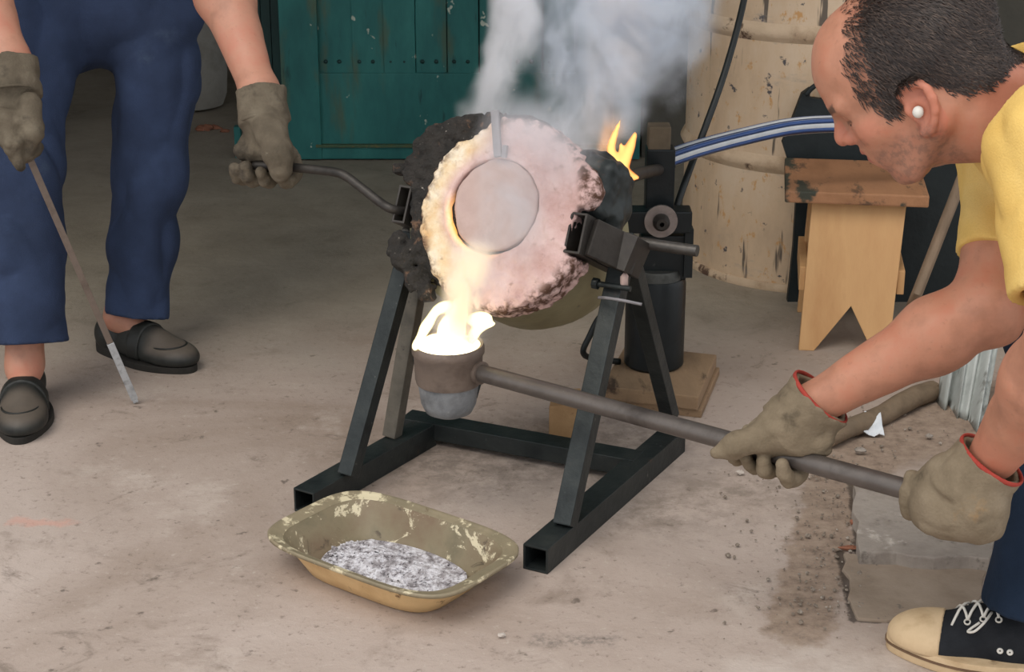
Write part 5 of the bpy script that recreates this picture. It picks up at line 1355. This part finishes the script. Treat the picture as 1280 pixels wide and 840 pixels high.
F = Field(*bounds([hd], 0.16), 0.005); F.ell(hd + Vector((0, 0.012, 0.02)), (0.082, 0.098, 0.112)); F.box(hd + Vector((0, -0.12, -0.05)), (0.2, 0.09, 0.11), None, 0.01, 0.01, 's'); F.box(hd + Vector((0, 0, -0.13)), (0.2, 0.2, 0.08), None, 0.01, 0.01, 's')
commit('hair', F.mesh(), pmat('grey_hair', [(84, 78, 70), (110, 102, 92)], 60, 0.8, bump=0.6), man2, smooth=True)
# trousers with open hems
lo, hi = bounds([pel + Vector((0.22, 0.2, 0.08)), pel + Vector((-0.22, -0.2, 0)), he_r + Vector((-0.1, -0.1, -0.03)), he_l + Vector((0.1, 0.1, 0))], 0.04)
F = Field(lo, hi, 0.005)
F.ell(pel + Vector((0.0, 0, 0.03)), (0.200, 0.150, 0.16), k=0.03); F.rc(P(70, 22, 3.72), P(166, 22, 3.76), 0.115, 0.115, 0.03)
thl, thr = P(196, 110, 3.78), P(30, 110, 3.64)
F.chain([hj_l, thl, kn_l, P(176, 310, t_l - 0.01), he_l], [0.108, 0.086, 0.080, 0.076, 0.074], 0.03); F.chain([hj_r, thr, kn_r, P(31, 310, t_r - 0.01), he_r], [0.108, 0.088, 0.084, 0.084, 0.082], 0.03)
F.disp(folds(67, 7, 15, 0.007, 0.010), 0.05)
F.disp(lambda x, y, z: 0.004 * (1 - 2 * np.abs(vnoise(x + 0.5 * z, y, 0.9 * z - 0.4 * x, 13, 69))), 0.05)
for an, kn, hv, r in ((an_l, kn_l, he_l, 0.078), (an_r, kn_r, he_r, 0.086)):
    d_ = (hv - kn).normalized(); F.rc(hv, hv + d_ * 0.3, 0.2, 0.2, 0.0, 's', cut=True); F.rc(hv - d_ * 0.045, hv + d_ * 0.03, 0.04, r - 0.026, 0.003, 's')
tr = commit('trousers', F.mesh(), M_NAVY, man2, smooth=True, label='loose navy work trousers')
F = Field(*bounds([che, sl, sr, pel, sl.lerp(el_, 0.9), sr.lerp(er, 0.9)], 0.16), 0.007)
wz = P(116, 2, 3.70).z
F.chain([pel + Vector((0, 0, 0.06)), che], [0.155, 0.165], 0.05); F.rc(sl, sl.lerp(el_, 0.6), 0.078, 0.07, 0.03); F.rc(sr, sr.lerp(er, 0.6), 0.078, 0.07, 0.03); F.rc(sl, sr, 0.08, 0.08, 0.05)
F.disp(folds(71, 8, 17, 0.008, 0.005), 0.04); F.box((pel.x, pel.y, wz - 0.5 + 0.06), (0.5, 0.5, 0.5), None, 0.01, 0.0, 's')
commit('shirt', F.mesh(), M_BEIGE, man2, smooth=True, label='beige shirt')
pk0 = P(100, -20, 3.58); F = Field(*bounds([P(98, 4, 3.6), P(134, -30, 3.6)], 0.03), 0.004)
loafer(man2, heel_r, toe_r); loafer(man2, heel_l, toe_l)
# his left glove on the lever
lx = (lv[2] - lv[0]).normalized(); ec2 = -ray(345, 208); ec2 = (ec2 - lx * ec2.dot(lx)).normalized(); eu2 = ec2.cross(lx).normalized()
if eu2.z < 0: eu2 = -eu2
def lev(px): return lv[0] + (lv[2] - lv[0]) * ((px - 318) / (372 - 318))
lo, hi = bounds([P(280, 95, 3.24), P(390, 255, 3.22), lev(345) + ec2 * 0.1, lev(345) - ec2 * 0.1], 0.02)
F = Field(lo, hi, 0.003)
ca_, cb_ = P(326, 110, 3.24), P(331, 152, 3.235)
F.rc(ca_, cb_, 0.049, 0.046, 0.0, cut=True, flat=(tuple(ec2), 1.05))
F.rc(cb_, P(334, 182, 3.245), 0.046, 0.036, 0.02, flat=(tuple(ec2), 1.2)); F.ell(P(326, 185, 3.255), (0.050, 0.040, 0.026), frame3(lx, ec2), 0.02)
F.chain([P(338, 160, 3.20), P(348, 190, 3.175), P(351, 214, 3.178)], [0.032, 0.026, 0.021], 0.015)
for px, rf, e1_ in ((303, 0.0145, -250), (318, 0.0155, -262), (336, 0.0155, -240), (359, 0.0145, -200)):
    wrap_finger(F, lev(px), eu2, ec2, 0.0085 + rf + 0.003, 10, e1_, rf)
F.disp(lambda x, y, z: 0.003 * vnoise(x, y, z, 26, 75) + 0.0018 * (1 - 2 * np.abs(vnoise(x, y, z, 50, 76))), 0.02)
cd = (ca_ - cb_).normalized(); F.rc(cb_ + cd * 0.02, ca_ + cd * 0.03, 0.034, 0.041, 0.003, 's', flat=(tuple(ec2), 1.05))
F.chain([Vector(p) for p in lv[:4]], [0.0087] * 4, 0.0, 's')
gl = commit('glove', F.mesh(), M_LEATHER2, man2, smooth=True, label='sooty leather glove closed on the tilting lever')
commit('wrist_seam', ring_mesh(cb_ + Vector((0, 0, 0.004)), cd, 0.0450, 0.0025), M_LEATHER2, gl, smooth=True)
# stirring bar and his right glove
b1 = G(170, 503, 0.004); b0 = P(12, 140, 3.285); bd = (b1 - b0).normalized()
bside = bd.cross(ray(100, 330)).normalized()
bar = thing('stirring_bar', 'long flat steel bar with a grey dipped tip slanting to the floor between loafers', 'bar', b1)
bm_ = b0.lerp(b1, 0.78)
mb = MB(); mb.bar(b0, bm_, 0.0130, 0.006, up=bside.cross(bd)); commit('shank', mb, M_RING, bar, bevel=0.001)
M_TIP = pmat('dipped_metal', [(150, 152, 154), (186, 188, 190), (120, 120, 120)], 40, 0.5, 0.4, 0.4)
mb = MB(); mb.bar(bm_, b1 - bd * 0.008, 0.0148, 0.0072, up=bside.cross(bd)); mb.bar(b1 - bd * 0.008, b1, 0.011, 0.006, up=bside.cross(bd)); commit('tip', mb, M_TIP, bar, bevel=0.0015, label='pale grey metal crusted tip')
ec3 = -ray(20, 165); ec3 = (ec3 - bd * ec3.dot(bd)).normalized(); es3 = bd.cross(ec3).normalized()
lo, hi = bounds([P(-30, 60, 3.28), P(60, 225, 3.28), b0 + ec3 * 0.1, b0 - ec3 * 0.1], 0.02)
F = Field(lo, hi, 0.003)
ca_, cb_ = P(15, 74, 3.30), P(18, 118, 3.29)
F.rc(ca_, cb_, 0.049, 0.048, 0.0, cut=True, flat=(tuple(ec3), 1.05)); F.rc(cb_, P(20, 150, 3.285), 0.045, 0.036, 0.02, flat=(tuple(ec3), 1.2)); F.ell(P(14, 148, 3.255), (0.042, 0.05, 0.024), k=0.02)
def bat(f): return b0 + bd * f
for f, rf, a0, a1 in ((0.0, 0.0145, 150, -110), (0.027, 0.0155, 160, -100), (0.055, 0.0155, 160, -90), (0.082, 0.014, 160, -70)):
    wrap_finger(F, bat(f), ec3, es3, 0.010 + rf, a0, a1, rf)
F.chain([P(38, 130, 3.25), P(40, 165, 3.24), P(34, 192, 3.25)], [0.024, 0.020, 0.016], 0.012)
F.chain([P(6, 150, 3.235), P(16, 180, 3.225), P(25, 208, 3.235)], [0.024, 0.019, 0.013], 0.01)
F.disp(lambda x, y, z: 0.003 * vnoise(x, y, z, 26, 85) + 0.0018 * (1 - 2 * np.abs(vnoise(x, y, z, 50, 86))), 0.02)
cd = (ca_ - cb_).normalized(); F.rc(cb_ + cd * 0.02, ca_ + cd * 0.03, 0.034, 0.041, 0.003, 's', flat=(tuple(ec3), 1.05))
gl = commit('glove', F.mesh(), M_LEATHER2, man2, smooth=True, label='sooty leather glove holding the flat bar')
commit('wrist_seam', ring_mesh(cb_ + Vector((0, 0, 0.004)), cd, 0.0455, 0.002), M_LEATHER2, gl, smooth=True)

# ================================================================== flame, smoke, fumes
def mat_flame(name, col0, col1, strength, dens):
    t = NT(name); lw = t.n('ShaderNodeLayerWeight'); lw.inputs['Blend'].default_value = 0.35
    v = t.coords(); n = t.noise(v, 26, 4, 0.6)
    e = t.n('ShaderNodeEmission'); e.inputs['Strength'].default_value = strength
    t.l(t.ramp(t.math('ADD', lw.outputs['Facing'], t.math('MULTIPLY', t.math('SUBTRACT', n, 0.5), 0.5)), [(0.0, lin(col0)), (0.75, lin(col1))]), e.inputs['Color'])
    tr = t.n('ShaderNodeBsdfTransparent'); mx = t.n('ShaderNodeMixShader')
    fac = t.math('MULTIPLY', t.math('POWER', t.math('SUBTRACT', 1.0, lw.outputs['Facing']), 1.4), dens, clamp=True)
    t.l(fac, mx.inputs[0]); t.l(tr.outputs[0], mx.inputs[1]); t.l(e.outputs[0], mx.inputs[2]); t.l(mx.outputs[0], t.out.inputs['Surface'])
    return t.m
M_FLAME = mat_flame('orange_flame', (255, 204, 120), (255, 112, 36), 1.4, 0.9)
M_FLAMEP = mat_flame('pale_flame', (255, 214, 160), (255, 176, 110), 1.0, 0.5)
def tongues(name, chains, mat, label, cat, h=0.003, tp=3.0, amp=0.004):
    allp = [P(x, y, tt) for ch in chains for (x, y, tt, r) in ch]
    F = Field(*bounds(allp, 0.05), h)
    for ch in chains:
        pts = spline([P(x, y, tt) for x, y, tt, r in ch], 4); rs = np.interp(np.linspace(0, len(ch) - 1, len(pts)), range(len(ch)), [q[3] for q in ch])
        F.chain(pts, list(rs), 0.008)
    F.disp(lambda x, y, z: amp * vnoise(x, y, z, 40, 91), 0.02)
    return commit(name, F.mesh(), mat, smooth=True, label=label, cat=cat)
fT_ = 3.10
tongues('flame', [[(744, 238, fT_, .008), (760, 226, fT_, .014), (770, 206, fT_, .010), (764, 184, fT_, .007), (776, 150, fT_, .0015)],
                  [(766, 226, fT_, .010), (778, 205, fT_, .009), (787, 185, fT_, .008), (795, 164, fT_, .0015)],
                  [(766, 214, fT_, .010), (782, 219, fT_, .008), (801, 222, fT_, .0015)], [(770, 222, fT_, .012), (776, 230, fT_, .007), (780, 238, fT_, .002)],
                  [(774, 210, fT_, .006), (777, 195, fT_, .004), (776, 178, fT_, .001)]], M_FLAME, 'orange flame licking up behind the furnace rim by the black post', 'flame')
tP = 2.93
tongues('flame', [[(519, 436, tP, .004), (526, 422, tP, .006), (536, 403, tP, .006), (545, 389, tP, .006), (562, 383, tP, .008)],
                  [(588, 428, tP, .004), (596, 414, tP, .005), (606, 407, tP, .004), (618, 405, tP, .001)],
                  [(588, 400, tP, .005), (600, 397, tP, .004), (612, 398, tP, .001)]],
        mat_flame('pour_flame', (255, 250, 214), (255, 226, 140), 1.9, 1.1), 'yellow white flare around the molten pour above the ladle', 'flame')

def mat_smoke(name, dens, col, r0, r1, L, nscale, thr=(0.40, 0.62), emit=None, warp=0.05, soft=0.35, bottom=0.05, top=0.15):
    """volume in the object's own space: z runs up the plume, radius r0 -> r1"""
    t = NT(name); tc = t.n('ShaderNodeTexCoord'); sep = t.n('ShaderNodeSeparateXYZ')
    wn_ = t.n('ShaderNodeTexNoise'); wn_.inputs['Scale'].default_value = 5.0; wn_.inputs['Detail'].default_value = 3
    t.l(tc.outputs['Object'], wn_.inputs['Vector'])
    s1 = t.n('ShaderNodeVectorMath', operation='SUBTRACT'); t.l(wn_.outputs['Color'], s1.inputs[0]); s1.inputs[1].default_value = (.5, .5, .5)
    s2 = t.n('ShaderNodeVectorMath', operation='SCALE'); t.l(s1.outputs[0], s2.inputs[0]); s2.inputs['Scale'].default_value = warp * 4
    s3 = t.n('ShaderNodeVectorMath', operation='ADD'); t.l(tc.outputs['Object'], s3.inputs[0]); t.l(s2.outputs[0], s3.inputs[1])
    t.l(s3.outputs[0], sep.inputs[0])
    x, y, z = sep.outputs
    r = t.math('SQRT', t.math('ADD', t.math('MULTIPLY', x, x), t.math('MULTIPLY', y, y)))
    sep2 = t.n('ShaderNodeSeparateXYZ'); t.l(tc.outputs['Object'], sep2.inputs[0]); zc = sep2.outputs[2]
    zn = t.math('DIVIDE', zc, L)
    rad = t.math('ADD', r0, t.math('MULTIPLY', zn, r1 - r0))
    q = t.math('DIVIDE', r, rad)
    fall = t.step(q, 0.95, soft)
    n = t.n('ShaderNodeTexNoise'); n.inputs['Scale'].default_value = nscale; n.inputs['Detail'].default_value = 5; n.inputs['Roughness'].default_value = 0.62; n.inputs['Distortion'].default_value = 0.6
    t.l(s3.outputs[0], n.inputs['Vector'])
    nf = t.step(n.outputs['Fac'], *thr)
    ends = t.math('MULTIPLY', t.step(zn, 0.0, bottom), t.step(zn, 1.0, 1.0 - top))
    d = t.math('MULTIPLY', t.math('MULTIPLY', fall, nf), t.math('MULTIPLY', ends, dens))
    pv = t.n('ShaderNodeVolumePrincipled'); pv.inputs['Color'].default_value = lin(col); pv.inputs['Anisotropy'].default_value = 0.1
    t.l(d, pv.inputs['Density'])
    if emit:
        pv.inputs['Emission Color'].default_value = lin(emit[0]); t.l(t.math('MULTIPLY', d, emit[1]), pv.inputs['Emission Strength'])
    t.l(pv.outputs[0], t.out.inputs['Volume'])
    return t.m
def plume(name, a, b, r0, r1, mat, label, squash=1.0):
    a = Vector(a); b = Vector(b); d = b - a; L = d.length
    me = bpy.data.meshes.new(name); n = 20; vs = []; g = 1.45
    for zf in (0.0, 1.0):
        rr_ = (r0 + (r1 - r0) * zf) * g
        vs += [(rr_ * math.cos(2 * math.pi * k / n), rr_ * math.sin(2 * math.pi * k / n), zf * L) for k in range(n)]
    fs = [(k, (k + 1) % n, n + (k + 1) % n, n + k) for k in range(n)] + [tuple(reversed(range(n))), tuple(range(n, 2 * n))]
    me.from_pydata(vs, [], fs); me.materials.append(mat)
    o = bpy.data.objects.new(name, me); COL.objects.link(o); o.location = a
    o.rotation_euler = d.to_track_quat('Z', 'Y').to_euler(); tag(o, label, 'smoke', None, 'stuff'); return o
tS = 3.14
def pl(name, p0, p1, r0, r1, dens, col, nscale, label, **kw):
    a, b = P(*p0), P(*p1); plume(name, a, b, r0, r1, mat_smoke(name + '_volume', dens, col, r0, r1, (b - a).length, nscale, **kw), label)
pl('smoke_plume', (602, 165, 3.16), (668, -75, 3.20), 0.046, 0.085, 46, (250, 250, 252), 9, 'thick white smoke column rising from the dark top of the furnace', thr=(0.34, 0.56), warp=0.035)
pl('smoke_plume', (690, 240, 3.12), (812, -110, 3.30), 0.12, 0.24, 26.0, (238, 243, 250), 8.5, 'thin blue smoke cloud drifting up in front of the green door', thr=(0.41, 0.62), warp=0.075)
pl('smoke_plume', (728, 200, 3.08), (795, -40, 3.14), 0.03, 0.12, 18, (244, 240, 240), 11, 'pale smoke rising off the furnace rim beside the flame', thr=(0.40, 0.62), warp=0.035)
pl('smoke_haze', (570, 425, 2.84), (690, 120, 2.90), 0.055, 0.125, 9.0, (240, 242, 248), 9, 'faint haze drifting across the pink furnace face', thr=(0.34, 0.62), warp=0.04)
pl('pour_fumes', (566, 428, 2.84), (590, 295, 2.80), 0.046, 0.056, 95, (255, 246, 232), 14, 'cream white fumes over the molten pour', thr=(0.32, 0.60), emit=((255, 232, 200), 0.16), warp=0.03, top=0.35, soft=0.15)
pl('flame_glow', (750, 235, 3.10), (772, 118, 3.12), 0.026, 0.036, 14, (255, 226, 190), 10, 'pale ghostly flame rising above the pink furnace rim', thr=(0.34, 0.6), warp=0.03, emit=((255, 176, 104), 1.2), soft=0.2, top=0.6)
bpy.data.objects['flame_glow']['category'] = 'flame'
